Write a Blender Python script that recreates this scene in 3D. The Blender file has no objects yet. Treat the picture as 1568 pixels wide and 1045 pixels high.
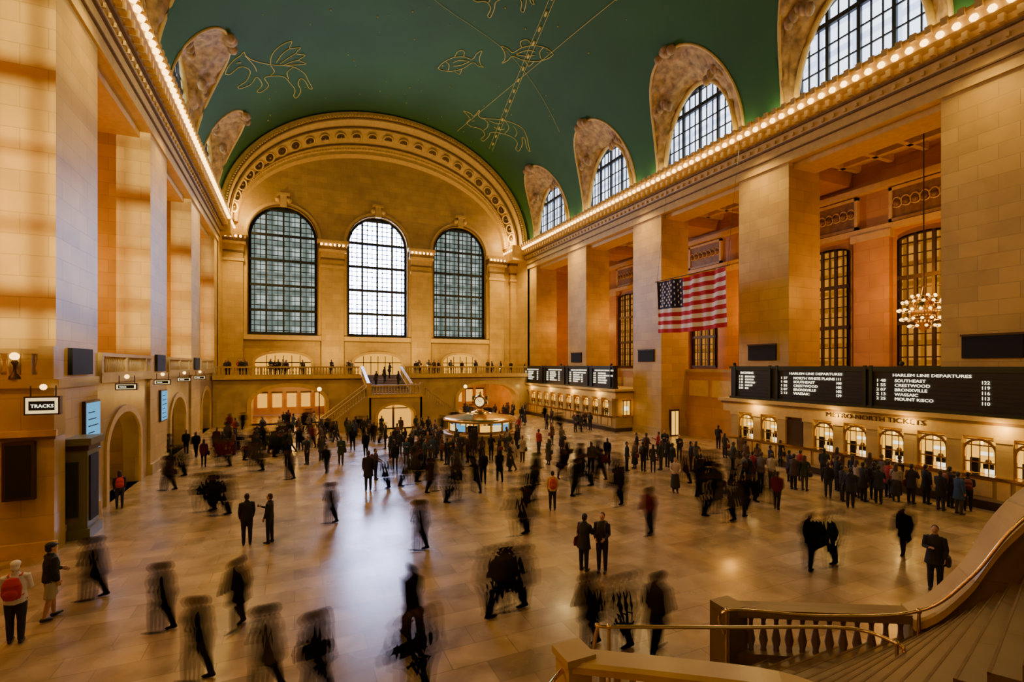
import bpy, bmesh, math, random
from mathutils import Vector, Matrix, noise
from mathutils.bvhtree import BVHTree
random.seed(7)
D=bpy.data; SC=bpy.context.scene; COL=SC.collection
# ------------------------------------------------------------------ constants (metres)
XL,XR=-7.6,29.7           # pillar faces
CX,A,B=11.05,18.65,14.5   # vault ellipse
ZS=22.8                   # springing / cornice top
YN,YF,YW=-14.0,61.5,64.5  # near wall, arch face, window wall
BP=12.25
PIL=[(-14.0,-10.7),(-2.45,1.5),(9.8,13.75),(22.05,26.0),(34.3,38.25),(46.55,50.5),(58.8,61.5)]
BAY=[-6.6,5.65,17.9,30.15,42.4,54.65]
CAMZ=6.3
# ------------------------------------------------------------------ materials
def newmat(name):
    m=D.materials.new(name); m.use_nodes=True
    nt=m.node_tree; return m,nt,nt.nodes,nt.links,nt.nodes['Principled BSDF']
def plain(name,col,rough=.5,metal=0,emit=None,es=0,bump=0,bscale=20,var=0):
    m,nt,N,L,b=newmat(name)
    b.inputs['Base Color'].default_value=(*col,1); b.inputs['Roughness'].default_value=rough
    b.inputs['Metallic'].default_value=metal
    if emit: b.inputs['Emission Color'].default_value=(*emit,1); b.inputs['Emission Strength'].default_value=es; m.cycles.emission_sampling='NONE'
    if bump or var:
        tc=N.new('ShaderNodeTexCoord'); n=N.new('ShaderNodeTexNoise'); n.inputs['Scale'].default_value=bscale
        n.inputs['Detail'].default_value=6; L.new(tc.outputs['Object'],n.inputs['Vector'])
        if bump:
            bp=N.new('ShaderNodeBump'); bp.inputs['Strength'].default_value=bump
            L.new(n.outputs['Fac'],bp.inputs['Height']); L.new(bp.outputs['Normal'],b.inputs['Normal'])
        if var:
            r=N.new('ShaderNodeValToRGB'); r.color_ramp.elements[0].position=.3; r.color_ramp.elements[1].position=.7
            r.color_ramp.elements[0].color=(*[c*(1-var) for c in col],1); r.color_ramp.elements[1].color=(*[min(1,c*(1+var)) for c in col],1)
            L.new(n.outputs['Fac'],r.inputs['Fac']); L.new(r.outputs['Color'],b.inputs['Base Color'])
    return m
def stone(name,col,bw=1.5,rh=.72,rough=.45,mort=.7,var=.14,floor=False,dif=.1):
    m,nt,N,L,b=newmat(name)
    g=N.new('ShaderNodeNewGeometry'); s=N.new('ShaderNodeSeparateXYZ'); L.new(g.outputs['Position'],s.inputs[0])
    c=N.new('ShaderNodeCombineXYZ')
    if floor:
        L.new(s.outputs[0],c.inputs[0]); L.new(s.outputs[1],c.inputs[1])
    else:
        a=N.new('ShaderNodeMath'); L.new(s.outputs[0],a.inputs[0]); L.new(s.outputs[1],a.inputs[1])
        L.new(a.outputs[0],c.inputs[0]); L.new(s.outputs[2],c.inputs[1])
    br=N.new('ShaderNodeTexBrick'); L.new(c.outputs[0],br.inputs['Vector'])
    br.inputs['Scale'].default_value=1; br.inputs['Brick Width'].default_value=bw; br.inputs['Row Height'].default_value=rh
    br.inputs['Mortar Size'].default_value=.014; br.inputs['Mortar Smooth'].default_value=.3
    br.inputs['Color1'].default_value=(*[x*(1+dif) for x in col],1); br.inputs['Color2'].default_value=(*[x*(1-dif) for x in col],1)
    br.inputs['Mortar'].default_value=(*[x*mort for x in col],1)
    n=N.new('ShaderNodeTexNoise'); n.inputs['Scale'].default_value=.6 if not floor else .9; n.inputs['Detail'].default_value=8
    n.inputs['Distortion'].default_value=.6
    L.new(g.outputs['Position'],n.inputs['Vector'])
    r=N.new('ShaderNodeValToRGB'); r.color_ramp.elements[0].position=.32; r.color_ramp.elements[1].position=.68
    r.color_ramp.elements[0].color=(1-var*1.6,1-var*1.7,1-var*1.9,1); r.color_ramp.elements[1].color=(1,1,1,1)
    L.new(n.outputs['Fac'],r.inputs['Fac'])
    mx=N.new('ShaderNodeMix'); mx.data_type='RGBA'; mx.blend_type='MULTIPLY'; mx.inputs[0].default_value=1
    L.new(br.outputs['Color'],mx.inputs[6]); L.new(r.outputs['Color'],mx.inputs[7]); L.new(mx.outputs[2],b.inputs['Base Color'])
    if floor:
        n2=N.new('ShaderNodeTexNoise'); n2.inputs['Scale'].default_value=.5; n2.inputs['Detail'].default_value=5
        L.new(g.outputs['Position'],n2.inputs['Vector'])
        mr=N.new('ShaderNodeMapRange'); mr.inputs[1].default_value=.3; mr.inputs[2].default_value=.7
        mr.inputs[3].default_value=rough-.05; mr.inputs[4].default_value=rough+.08
        L.new(n2.outputs['Fac'],mr.inputs[0]); L.new(mr.outputs[0],b.inputs['Roughness'])
        b.inputs['Specular IOR Level'].default_value=.75
    else:
        b.inputs['Roughness'].default_value=rough
        bp=N.new('ShaderNodeBump'); bp.inputs['Strength'].default_value=.35; bp.inputs['Distance'].default_value=.02; bp.invert=True
        L.new(br.outputs['Fac'],bp.inputs['Height']); L.new(bp.outputs['Normal'],b.inputs['Normal'])
    return m
def emis(name,col,st,samp=False):
    m,nt,N,L,b=newmat(name); N.remove(b)
    e=N.new('ShaderNodeEmission'); e.inputs[0].default_value=(*col,1); e.inputs[1].default_value=st
    L.new(e.outputs[0],N['Material Output'].inputs[0])
    if not samp: m.cycles.emission_sampling='NONE'
    return m
def cityglass(name,ca,cb,st,bw,rh,samp=True,ms=.16,up=0):
    """backlit pane: blurred facades of the building across the street"""
    m,nt,N,L,b=newmat(name); N.remove(b)
    g=N.new('ShaderNodeNewGeometry'); s=N.new('ShaderNodeSeparateXYZ'); L.new(g.outputs['Position'],s.inputs[0])
    c=N.new('ShaderNodeCombineXYZ'); a=N.new('ShaderNodeMath'); L.new(s.outputs[0],a.inputs[0]); L.new(s.outputs[1],a.inputs[1])
    L.new(a.outputs[0],c.inputs[0]); L.new(s.outputs[2],c.inputs[1])
    br=N.new('ShaderNodeTexBrick'); br.offset=0; L.new(c.outputs[0],br.inputs['Vector']); br.inputs['Scale'].default_value=1
    br.inputs['Brick Width'].default_value=bw; br.inputs['Row Height'].default_value=rh; br.inputs['Mortar Size'].default_value=rh*ms
    br.inputs['Mortar Smooth'].default_value=.5; br.inputs['Bias'].default_value=0
    br.inputs['Color1'].default_value=(*ca,1); br.inputs['Color2'].default_value=(*[(x+y)/2 for x,y in zip(ca,cb)],1); br.inputs['Mortar'].default_value=(*cb,1)
    n=N.new('ShaderNodeTexNoise'); n.inputs['Scale'].default_value=.35; L.new(g.outputs['Position'],n.inputs['Vector'])
    mm=N.new('ShaderNodeMath'); mm.operation='MULTIPLY'; mm.inputs[1].default_value=.5; L.new(n.outputs['Fac'],mm.inputs[0])
    mx=N.new('ShaderNodeMix'); mx.data_type='RGBA'; L.new(mm.outputs[0],mx.inputs[0])
    L.new(br.outputs['Color'],mx.inputs[6]); mx.inputs[7].default_value=(*[min(1,x*.9) for x in ca],1)
    e=N.new('ShaderNodeEmission'); L.new(mx.outputs[2],e.inputs[0]); e.inputs[1].default_value=st
    L.new(e.outputs[0],N['Material Output'].inputs[0])
    if not samp: m.cycles.emission_sampling='NONE'
    return m
M={}
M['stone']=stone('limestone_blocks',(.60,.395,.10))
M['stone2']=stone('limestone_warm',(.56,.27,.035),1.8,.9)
M['smooth']=plain('limestone_carved',(.62,.415,.11),.5,bump=.15,bscale=3,var=.12)
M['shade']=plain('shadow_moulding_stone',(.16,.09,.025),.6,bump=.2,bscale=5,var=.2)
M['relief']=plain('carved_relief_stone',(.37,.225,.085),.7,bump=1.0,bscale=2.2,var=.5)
M['marble']=stone('botticino_marble',(.53,.38,.14),2.6,1.3,.3,.85,.2)
M['stairm']=stone('shaded_stair_marble',(.21,.145,.065),2.6,1.3,.35,.8,.25)  # darker copy of the marble: dim foreground shade put into its colour
M['floor']=stone('tennessee_marble_floor',(.45,.325,.19),1.5,.75,.23,.7,.3,floor=True,dif=.22)
M['green']=plain('turquoise_ceiling_paint',(.020,.092,.018),.75,var=.18,bscale=.12)
M['gold']=plain('gold_leaf',(.55,.48,.10),.6,.1,emit=(.5,.42,.08),es=.035)  # faint glow added to the gold itself, which is no lamp
M['bulb']=emis('warm_bulb',(1,.58,.16),8)
M['lamp']=emis('lamp_glass',(1,.60,.16),5)
M['clockface']=emis('opal_clock_face',(1,.66,.22),1.8)
M['warmroom']=emis('lit_passage',(1,.44,.04),1.4)
M['teller']=emis('lit_teller_room',(1,.50,.05),1.7)
M['warmwin']=cityglass('amber_window_glass',(1,.38,.03),(.25,.08,.008),.75,1.0,1.3,False)
M['iron']=plain('dark_iron',(.02,.022,.02),.5,.3)
M['bronze']=plain('bronze',(.08,.05,.02),.45,.7)
M['brass']=plain('polished_brass',(.75,.50,.15),.22,1)
M['dark']=plain('black_panel',(.005,.005,.005),.8)
M['board']=plain('departure_board_black',(.007,.008,.007),.45)
M['boardfr']=plain('board_frame_green',(.03,.04,.02),.4,.4)
M['white']=emis('white_lettering',(1,.88,.6),2.4)
M['screen']=emis('blue_screen',(.15,.5,.85),1.0)
M['poster']=emis('lit_paper',(1,.70,.28),1.5)
M['glass_mid']=cityglass('window_daylight',(.66,.76,1.0),(.10,.14,.55),60,2.45,1.35,True,.22)
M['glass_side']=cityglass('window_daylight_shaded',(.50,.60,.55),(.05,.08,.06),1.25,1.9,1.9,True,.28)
M['glass_lun']=cityglass('clerestory_daylight',(.74,.84,1.0),(.30,.38,.62),4.2,2.2,1.7)
M['glass_west']=emis('west_daylight',(1,.86,.60),.7,True)
M['kiosk']=plain('painted_kiosk',(.14,.13,.05),.45,bump=.05)
M['redstone']=plain('frieze_bronze',(.24,.13,.035),.5,.3,bump=1.0,bscale=2.5,var=.3)
# ------------------------------------------------------------------ mesh builder
class MB:
    def __init__(s): s.v=[]; s.f=[]; s.m=[]; s.sm=[]; s.mats=[]
    def mi(s,k):
        if k not in s.mats: s.mats.append(k)
        return s.mats.index(k)
    def face(s,pts,k,smooth=False):
        i=len(s.v); s.v+= [tuple(p) for p in pts]; s.f.append(tuple(range(i,i+len(pts)))); s.m.append(s.mi(k)); s.sm.append(smooth)
    def hexa(s,c,k):
        i=len(s.v); s.v+=[tuple(p) for p in c]; q=s.mi(k)
        for f in ((0,3,2,1),(4,5,6,7),(0,1,5,4),(1,2,6,5),(2,3,7,6),(3,0,4,7)):
            s.f.append(tuple(i+j for j in f)); s.m.append(q); s.sm.append(False)
    def box(s,x0,x1,y0,y1,z0,z1,k):
        s.hexa([(x0,y0,z0),(x1,y0,z0),(x1,y1,z0),(x0,y1,z0),(x0,y0,z1),(x1,y0,z1),(x1,y1,z1),(x0,y1,z1)],k)
    def pbox(s,P,a0,a1,z0,z1,d0,d1,k):
        s.hexa([P(a0,z0,d0),P(a1,z0,d0),P(a1,z0,d1),P(a0,z0,d1),P(a0,z1,d0),P(a1,z1,d0),P(a1,z1,d1),P(a0,z1,d1)],k)
    def grid(s,rows,k,smooth=True,close=False):
        i=len(s.v); n=len(rows[0]); q=s.mi(k)
        for r in rows: s.v+=[tuple(p) for p in r]
        for a in range(len(rows)-1):
            for b in range(n-(0 if close else 1)):
                c=(b+1)%n
                s.f.append((i+a*n+b,i+a*n+c,i+(a+1)*n+c,i+(a+1)*n+b)); s.m.append(q); s.sm.append(smooth)
    def lathe(s,x,y,prof,k,seg=12,smooth=True,ang0=0):
        rows=[[(x+r*math.cos(ang0+2*math.pi*j/seg),y+r*math.sin(ang0+2*math.pi*j/seg),z) for j in range(seg)] for r,z in prof]
        s.grid(rows,k,smooth,True)
    def sphere(s,c,r,k,seg=8,rings=5,sz=None):
        sz=sz or r
        s.lathe(c[0],c[1],[(max(1e-3,r*math.sin(math.pi*i/rings)),c[2]-sz*math.cos(math.pi*i/rings)) for i in range(rings+1)],k,seg)
    def tube(s,pts,r,k,seg=8):
        pts=[Vector(p) for p in pts]; rows=[]
        for i,p in enumerate(pts):
            d=(pts[min(i+1,len(pts)-1)]-pts[max(i-1,0)]).normalized()
            up=Vector((0,0,1)) if abs(d.z)<.9 else Vector((1,0,0))
            a=d.cross(up).normalized(); b=a.cross(d)
            rows.append([p+a*r*math.cos(2*math.pi*j/seg)+b*r*math.sin(2*math.pi*j/seg) for j in range(seg)])
        s.grid(rows,k,True,True)
        s.face(rows[0],k); s.face(rows[-1],k)
    def obj(s,name,parent=None):
        me=D.meshes.new(name); me.from_pydata(s.v,[],s.f)
        for k in s.mats: me.materials.append(M[k])
        me.polygons.foreach_set('material_index',s.m); me.polygons.foreach_set('use_smooth',s.sm); me.update()
        o=D.objects.new(name,me); COL.objects.link(o)
        if parent: o.parent=parent
        return o
def empty(name,loc=(0,0,0)):
    e=D.objects.new(name,None); e.location=loc; e.empty_display_size=.5; COL.objects.link(e); return e
def sm(pts,n=8):
    pts=[Vector(p) for p in pts]; out=[]
    P=[pts[0]]+pts+[pts[-1]]
    for i in range(1,len(P)-2):
        for j in range(n):
            t=j/n; a,b,c,d=P[i-1],P[i],P[i+1],P[i+2]
            out.append(.5*((2*b)+(-a+c)*t+(2*a-5*b+4*c-d)*t*t+(-a+3*b-3*c+d)*t**3))
    out.append(pts[-1]); return out
def outline(a,c,hw,zs,rise):
    t=max(0,1-((a-c)/hw)**2); return zs+rise*math.sqrt(t)
def arch_panel(mb,P,a0,a1,z0,z1,c,hw,zb,zs,rise,depth,k,n=28):
    """flat wall panel with an arched opening and its reveals"""
    q=lambda pts:mb.face([P(*p) for p in pts],k)
    q([(a0,z0,0),(c-hw,z0,0),(c-hw,z1,0),(a0,z1,0)]); q([(c+hw,z0,0),(a1,z0,0),(a1,z1,0),(c+hw,z1,0)])
    if zb>z0: q([(c-hw,z0,0),(c+hw,z0,0),(c+hw,zb,0),(c-hw,zb,0)])
    aa=[c-hw*math.cos(math.pi*i/n) for i in range(n+1)]
    for i in range(n):
        h0,h1=outline(aa[i],c,hw,zs,rise),outline(aa[i+1],c,hw,zs,rise)
        q([(aa[i],h0,0),(aa[i+1],h1,0),(aa[i+1],z1,0),(aa[i],z1,0)])
        q([(aa[i],h0,0),(aa[i+1],h1,0),(aa[i+1],h1,depth),(aa[i],h0,depth)])
    q([(c-hw,zb,0),(c-hw,zs,0),(c-hw,zs,depth),(c-hw,zb,depth)]); q([(c+hw,zb,0),(c+hw,zs,0),(c+hw,zs,depth),(c+hw,zb,depth)])
    q([(c-hw,zb,0),(c+hw,zb,0),(c+hw,zb,depth),(c-hw,zb,depth)])
def arch_trim(mb,P,c,hw,zb,zs,rise,w,d0,d1,k,n=28):
    """raised band following an arch and its jambs"""
    def ring(e,d):
        pts=[P(c-hw-e,zb,d)]
        pts+=[P(c-(hw+e)*math.cos(math.pi*i/n),zs+(rise+e)*math.sin(math.pi*i/n),d) for i in range(n+1)]
        return pts+[P(c+hw+e,zb,d)]
    mb.grid([ring(0,d0),ring(0,d1),ring(w,d1),ring(w,d0)],k,False)
def window(name,P,c,hw,z0,zs,rise,pane,dep,na,dz,heavy_a,heavy_z,fr=.16,bar=.045,barmat='iron'):
    mb=MB(); n=28
    pts=[P(c-hw,z0,dep)]+[P(c-hw*math.cos(math.pi*i/n),zs+rise*math.sin(math.pi*i/n),dep) for i in range(n+1)]+[P(c+hw,z0,dep)]
    if pane: mb.face(pts,pane)
    for i in range(1,na):
        a=c-hw+2*hw*i/na; hv=i in heavy_a; w=bar*(2.4 if hv else 1)/2
        mb.pbox(P,a-w,a+w,z0,outline(a,c,hw,zs,rise),dep-.1-(.12 if hv else 0),dep-.02,barmat)
    z=z0+dz; i=1
    while z<zs+rise-.2:
        hh=hw if z<=zs else hw*math.sqrt(max(0,1-((z-zs)/rise)**2))
        hv=(i%heavy_z==0); w=bar*(3.4 if hv else 1)/2
        mb.pbox(P,c-hh,c+hh,z-w,z+w,dep-.12-(.14 if hv else 0),dep-.03,barmat); z+=dz; i+=1
    arch_trim(mb,P,c,hw-fr,z0,zs,rise-fr,fr,dep-.3,dep-.02,barmat)
    mb.pbox(P,c-hw,c+hw,z0,z0+fr*1.4,dep-.3,dep-.02,barmat)
    return mb.obj(name)
PF=lambda a,z,d:(a,YW+d,z)
PR=lambda a,z,d:(XR+d,a,z)
PL=lambda a,z,d:(XL-d,a,z)
PN=lambda a,z,d:(a,YN-d,z)
def balustrade(mb,p,q,h=1.05,k='marble',sp=.24,seg=6,w=.13):
    p=Vector(p);q=Vector(q); d=q-p; L=d.length; t=d.normalized(); hz=Vector((t.x,t.y,0)).normalized(); n=Vector((-hz.y,hz.x,0))
    def bar(z0,z1,ww):
        c=[]
        for zz in (z0,z1):
            for a,b in ((p,-1),(q,-1),(q,1),(p,1)): c.append(a+n*ww*b+Vector((0,0,zz)))
        mb.hexa(c,k)
    bar(0,.14,w*1.15); bar(h-.16,h,w*1.25)
    N=max(1,int(L/sp))
    for i in range(N):
        c=p+d*((i+.5)/N)
        if i%14==0 and L>4:
            mb.box(c.x-w,c.x+w,c.y-w,c.y+w,c.z,c.z+h-.1,k); continue
        H=h-.3; z=c.z+.14
        mb.lathe(c.x,c.y,[(.06,z),(.05,z+.06),(.085,z+H*.3),(.045,z+H*.62),(.04,z+H*.8),(.065,z+H*.93),(.065,z+H+.02)],k,seg)
# ------------------------------------------------------------------ floor
mb=MB(); mb.box(-16,40,YN-1,72,-.4,0,'floor'); mb.obj('floor')
# ------------------------------------------------------------------ vault
HW,HH=4.6,8.0
def vz(x): return ZS+B*math.sqrt(max(0,1-((x-CX)/A)**2))
PW=.8   # slightly squared hood outline
def hoodpt(yc,f): 
    c,s=math.cos(f),math.sin(f)
    return yc-HW*math.copysign(abs(c)**PW,c), ZS+HH*abs(s)**PW
def hoodz(y,yc):
    c=(abs(y-yc)/HW)**(1/PW); return ZS+HH*(math.sqrt(max(0,1-c*c)))**PW
ys=[]
for yc in BAY:
    ys+= [yc-HW-1e-3]+[hoodpt(yc,math.pi*i/30)[0] for i in range(31)]+[yc+HW+1e-3]
ys+=[YN,YF,YN+.6]; ys=sorted(y for y in ys if YN<=y<=YF)
mb=MB(); rows=[]
for y in ys:
    zl=ZS
    for yc in BAY:
        if abs(y-yc)<HW: zl=hoodz(y,yc)
    tl=math.asin((zl-ZS)/B)
    rows.append([(CX+A*math.cos(t),y,ZS+B*math.sin(t)) for t in [tl+(math.pi-2*tl)*j/60 for j in range(61)]])
mb.grid(rows,'green'); ceiling=mb.obj('ceiling')
def hood(side,yc,name):
    mb=MB(); n=44; m=12; rows=[]
    wx=XR+.25 if side>0 else XL-.25
    def vp(f):
        y,z=hoodpt(yc,f); return Vector((CX+side*A*math.sqrt(max(0,1-((z-ZS)/B)**2)),y,z))
    for j in range(m+1):
        s=j/m; r=[]
        for i in range(n+1):
            f=math.pi*i/n
            w1=Vector((wx,yc-3.75*math.cos(f),ZS+6.3*math.sin(f)))
            p=w1.lerp(vp(f),s)
            if 0<j<m and 0<i<n:
                nz=noise.noise(p*1.3)+.7*noise.noise(p*3.1)
                p+=Vector((-side*.6,0,-.6))*.36*nz
            r.append(p)
        rows.append(r)
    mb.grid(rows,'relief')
    mb.tube([vp(math.pi*i/30) for i in range(31)],.11,'smooth',6)
    P=PR if side>0 else PL
    mb.tube([P(yc-3.75*math.cos(math.pi*i/30),ZS+6.3*math.sin(math.pi*i/30),.15) for i in range(31)],.2,'smooth',6)
    c=vp(math.pi/2)
    mb.sphere((c.x-side*.05,yc,c.z+.05),.55,'relief',8,5,.45); mb.sphere((c.x-side*.15,yc-.7,c.z-.2),.38,'relief',7,4); mb.sphere((c.x-side*.15,yc+.7,c.z-.2),.38,'relief',7,4)
    for f in (.9,2.24):
        q=vp(f).lerp(Vector((wx,yc-3.75*math.cos(f),ZS+6.3*math.sin(f))),.5)
        for k in range(5): mb.sphere(q+Vector((-side*.1,(k-2)*.35,-abs(k-2)*.25)),.3,'relief',7,4,.45)
    mb.obj(name)
wn=1
for i,yc in enumerate(BAY):
    for side in (1,-1):
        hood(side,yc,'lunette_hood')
        P=PR if side>0 else PL
        window('window_%d'%wn,P,yc,3.7,ZS+.7,ZS+2.6,3.65,'glass_lun',.55,12,1.3,(3,6,9),3,.2,.085); wn+=1
# constellations painted in gold on the vault
def vpt(x,y): return Vector((x,y,vz(x)-.05))
mb=MB()
def stroke(pts,r=.03,smooth=True):
    pts=[Vector((p[0],p[1],0)) for p in pts]
    q=sm(pts,6) if smooth and len(pts)>2 else [pts[0].lerp(pts[-1],i/12) for i in range(13)] if len(pts)==2 else pts
    mb.tube([vpt(p.x,p.y) for p in q],r,'gold',4)
for k in range(55):
    y=12+k*.86
    if y>58: break
    x=19.0+(y-34.9)*.168
    for dx in (-.2,.2): stroke([(x+dx,y),(x+dx+.143,y+.86)],.025)
    if k%2==0: stroke([(x,y),(x+.08,y+.5)],.12)
stroke([(24.2,18),(22.4,31),(20.8,44),(18.8,59.4)],.03)
stroke([(2,30),(10,40),(19.5,43),(26,46)],.016)
HORSE=[[(-1.05,.05),(-1.0,.2),(-.85,.4),(-.7,.52),(-.62,.62),(-.58,.5),(-.45,.36),(-.2,.26),(.1,.24),(.4,.3),(.7,.32),(.95,.2),(1.1,-.05),(1.25,-.3),(1.15,-.35),(1.0,-.1),(.85,-.05),(.8,-.3),(.9,-.6),(.8,-.95),(.7,-.9),(.72,-.6),(.55,-.35),(.35,-.15),(0,-.2),(-.15,-.3),(-.05,-.6),(-.25,-.85),(-.35,-.8),(-.22,-.55),(-.35,-.25),(-.5,-.5),(-.75,-.6),(-.8,-.5),(-.6,-.35),(-.5,-.05),(-.6,.12),(-.75,.15),(-.95,0),(-1.05,.05)],
       [(0,.25),(.02,.55),(.2,.9),(.5,1.2),(.48,.95),(.75,1.1),(.65,.85),(.9,.9),(.75,.65),(.95,.6),(.7,.45),(.4,.3)],[(.15,.35),(.3,.7),(.48,.95)],[(.25,.32),(.45,.6),(.65,.85)],[(.35,.3),(.55,.5),(.75,.65)],[(-.6,.5),(-.4,.15),(-.35,-.05)],[(.6,.3),(.45,.05),(.5,-.2)],[(-.8,.3),(-.7,.3)],[(0,.2),(.1,0),(0,-.18)]]
FISH=[[(-1,0),(-.85,.14),(-.6,.26),(-.2,.33),(.2,.26),(.55,.1),(.75,.28),(.98,.38),(.88,.15),(.85,0),(.88,-.2),(.98,-.32),(.75,-.22),(.55,-.06),(.1,-.24),(-.4,-.28),(-.8,-.16),(-1,0)],[(-.62,.26),(-.5,.1),(-.52,-.1),(-.6,-.22)],[(-.2,.33),(0,.55),(.25,.5),(.2,.26)],[(-.3,-.28),(-.1,-.48),(.05,-.25)],[(-.3,.1),(0,.15),(.4,.03)],[(-.3,-.05),(0,-.08),(.4,0)],[(-.8,.05),(-.75,.08)]]
BULL=[[(-1,.3),(-1.1,.5),(-1.25,.75),(-1.0,.62),(-.9,.48),(-.8,.55),(-.65,.8),(-.68,.5),(-.5,.38),(0,.42),(.5,.38),(.9,.25),(1.1,-.05),(1.2,-.4),(1.28,-.65),(1.15,-.55),(1.05,-.2),(.95,-.2),(.98,-.5),(.88,-.85),(.76,-.8),(.8,-.5),(.6,-.3),(.2,-.25),(-.2,-.3),(-.3,-.55),(-.5,-.85),(-.6,-.75),(-.45,-.5),(-.55,-.25),(-.75,-.15),(-.95,-.12),(-1.15,.05),(-1.1,.2),(-1,.3)],[(-.55,.4),(-.35,.2),(-.35,-.05),(-.5,-.25)],[(.3,.4),(.45,.1),(.3,-.25)],[(-.95,.2),(-.85,.22)],[(-.3,.3),(0,.2),(.2,.28)],[(-.1,0),(.1,-.08),(.3,0)],[(.6,.25),(.75,0),(.7,-.25)]]
def figure(F,x,y,R,U):
    for st in F: stroke([(x+px*R[0]+py*U[0],y+px*R[1]+py*U[1]) for px,py in st],.042)
figure(HORSE,-2.0,49.6,(3.0,3.5),(.2,-4.2)); figure(FISH,15.3,47.4,(1.7,-2.1),(-1.3,-2.9)); figure(FISH,19.9,41.4,(-1.7,2.1),(-1.2,-2.7))
figure(BULL,21.9,53.8,(2.3,-2.7),(-1.2,-3.2)); figure(BULL,15.4,37.0,(1.5,-1.8),(-1.2,-2.4)); figure(HORSE,8,28,(3.2,0),(0,-4))
for i in range(120):
    x=random.uniform(-3,25); y=random.uniform(15,60); p=vpt(x,y); mb.sphere(p,random.choice((.03,.05,.08)),'gold',5,3)
mb.obj('constellation_painting')
# ------------------------------------------------------------------ cornice both sides (trim)
def cornice(side,name):
    P=PR if side>0 else PL
    mb=MB(); prof=[(0,19.7),(-.12,19.7),(-.12,20.3),(-.2,20.35),(-.2,20.9),(-.3,21.0),(-.38,21.35),(-.38,21.55),(-.62,21.7),(-.62,22.0),(-1.0,22.2),(-1.05,22.55),(-1.15,22.8),(-1.15,22.95),(0.3,22.95)]
    mb.grid([[P(y,z,d) for d,z in prof] for y in (YN,YF)],'smooth',False)
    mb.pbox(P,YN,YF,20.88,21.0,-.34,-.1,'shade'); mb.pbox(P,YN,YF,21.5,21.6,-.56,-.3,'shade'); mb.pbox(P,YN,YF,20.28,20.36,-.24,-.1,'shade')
    y=YN+.3
    while y<YF-.2:
        mb.pbox(P,y,y+.22,21.62,22.0,-.95,-.6,'smooth')
        mb.pbox(P,y-.03,y+.25,22.62,23.0,-1.28,-1.1,'smooth')
        mb.pbox(P,y,y+.14,21.1,21.3,-.48,-.3,'smooth')
        y+=.65
    o=mb.obj(name)
    mb=MB(); y=YN+.62
    while y<YF-.2:
        p=P(y,22.32,-1.14); mb.sphere(p,.18,'bulb',6,4); y+=.65
    mb.obj('cornice_light_bulbs')
cornice(1,'trim_1'); cornice(-1,'trim_2')
# ------------------------------------------------------------------ right wall
mb=MB()
for a,b in PIL:
    mb.box(XR,XR+3.1,a,b,0,19.7,'stone')
    mb.box(XR-.12,XR+3.2,a-.1,b+.1,0,.5,'marble'); mb.box(XR-.06,XR+3.15,a-.05,b+.05,.5,.75,'marble')
mb.box(XR,XR+3.1,YN,YF,19.7,22.9,'stone')
for c in BAY:
    mb.box(XR+.5,XR+2.6,c-4.15,c+4.15,19.35,19.7,'smooth')
BX=37.0
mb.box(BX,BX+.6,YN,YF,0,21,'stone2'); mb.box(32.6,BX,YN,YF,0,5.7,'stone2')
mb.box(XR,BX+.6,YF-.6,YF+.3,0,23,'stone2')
mb.box(32.5,BX,YN,YF,5.7,5.95,'marble')
mb.box(XR+3,BX,YN,YF,20.6,21,'smooth')
for a,b in PIL:
    c=(a+b)/2
    mb.box(XR+3,BX,c-1.6,c+1.6,19.2,20.6,'stone2')
for c in BAY:
    for x0 in (XR+3.3,XR+5.3):
        mb.box(x0,x0+.4,c-4.4,c+4.4,20.1,20.6,'smooth')
    for dy in (-4.3,-2.2,0,2,4.1): mb.box(XR+3,BX,c+dy-.15,c+dy+.15,20.1,20.6,'smooth')
    mb.box(XR+3.8,BX-.8,c-1.9,c+1.8,20.5,20.62,'shade')
WY=[c for c in BAY]+[(a+b)/2 for a,b in PIL[1:6]]
WY=sorted(WY)
for i in range(len(WY)-1):
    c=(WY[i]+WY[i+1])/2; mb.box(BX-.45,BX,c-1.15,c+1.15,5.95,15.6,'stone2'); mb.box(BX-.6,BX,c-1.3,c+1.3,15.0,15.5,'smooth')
mb.box(BX-.5,BX,YN,YF,15.5,15.9,'smooth'); mb.box(BX-.6,BX,YN,YF,18.4,18.8,'smooth')
for c in WY:
    mb.box(BX-.18,BX,c-1.9,c+1.9,16.2,18.1,'redstone'); 
    for s in (-1,1): mb.box(BX-.28,BX,c+s*1.95-.1,c+s*1.95+.1,16.0,18.3,'smooth')
    mb.box(BX-.28,BX,c-2.05,c+2.05,16.0,16.2,'smooth'); mb.box(BX-.28,BX,c-2.05,c+2.05,18.1,18.3,'smooth')
    for k in range(7):
        mb.sphere((BX-.2,c-1.6+k*.53,17.15),.22,'redstone',7,4)
        mb.tube([(BX-.22,c-1.6+k*.53+.3*math.cos(t*.6),17.15+(.5-.03*t)*math.sin(t*.6)) for t in range(10)],.05,'smooth',5)
for c in BAY:
    for dy in (-2.6,0,2.6): mb.box(32.5,32.62,c+dy-1.1,c+dy+1.1,3.6,5.0,'smooth')
mb.obj('wall_right')
PB=lambda a,z,d:(BX-.35+d,a,z)
for c in WY:
    window('window_%d'%wn,PB,c,1.5,6.1,14.6,.35,'warmwin',.3,6,.75,(2,4),4,.14,.075,'bronze'); wn+=1
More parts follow.
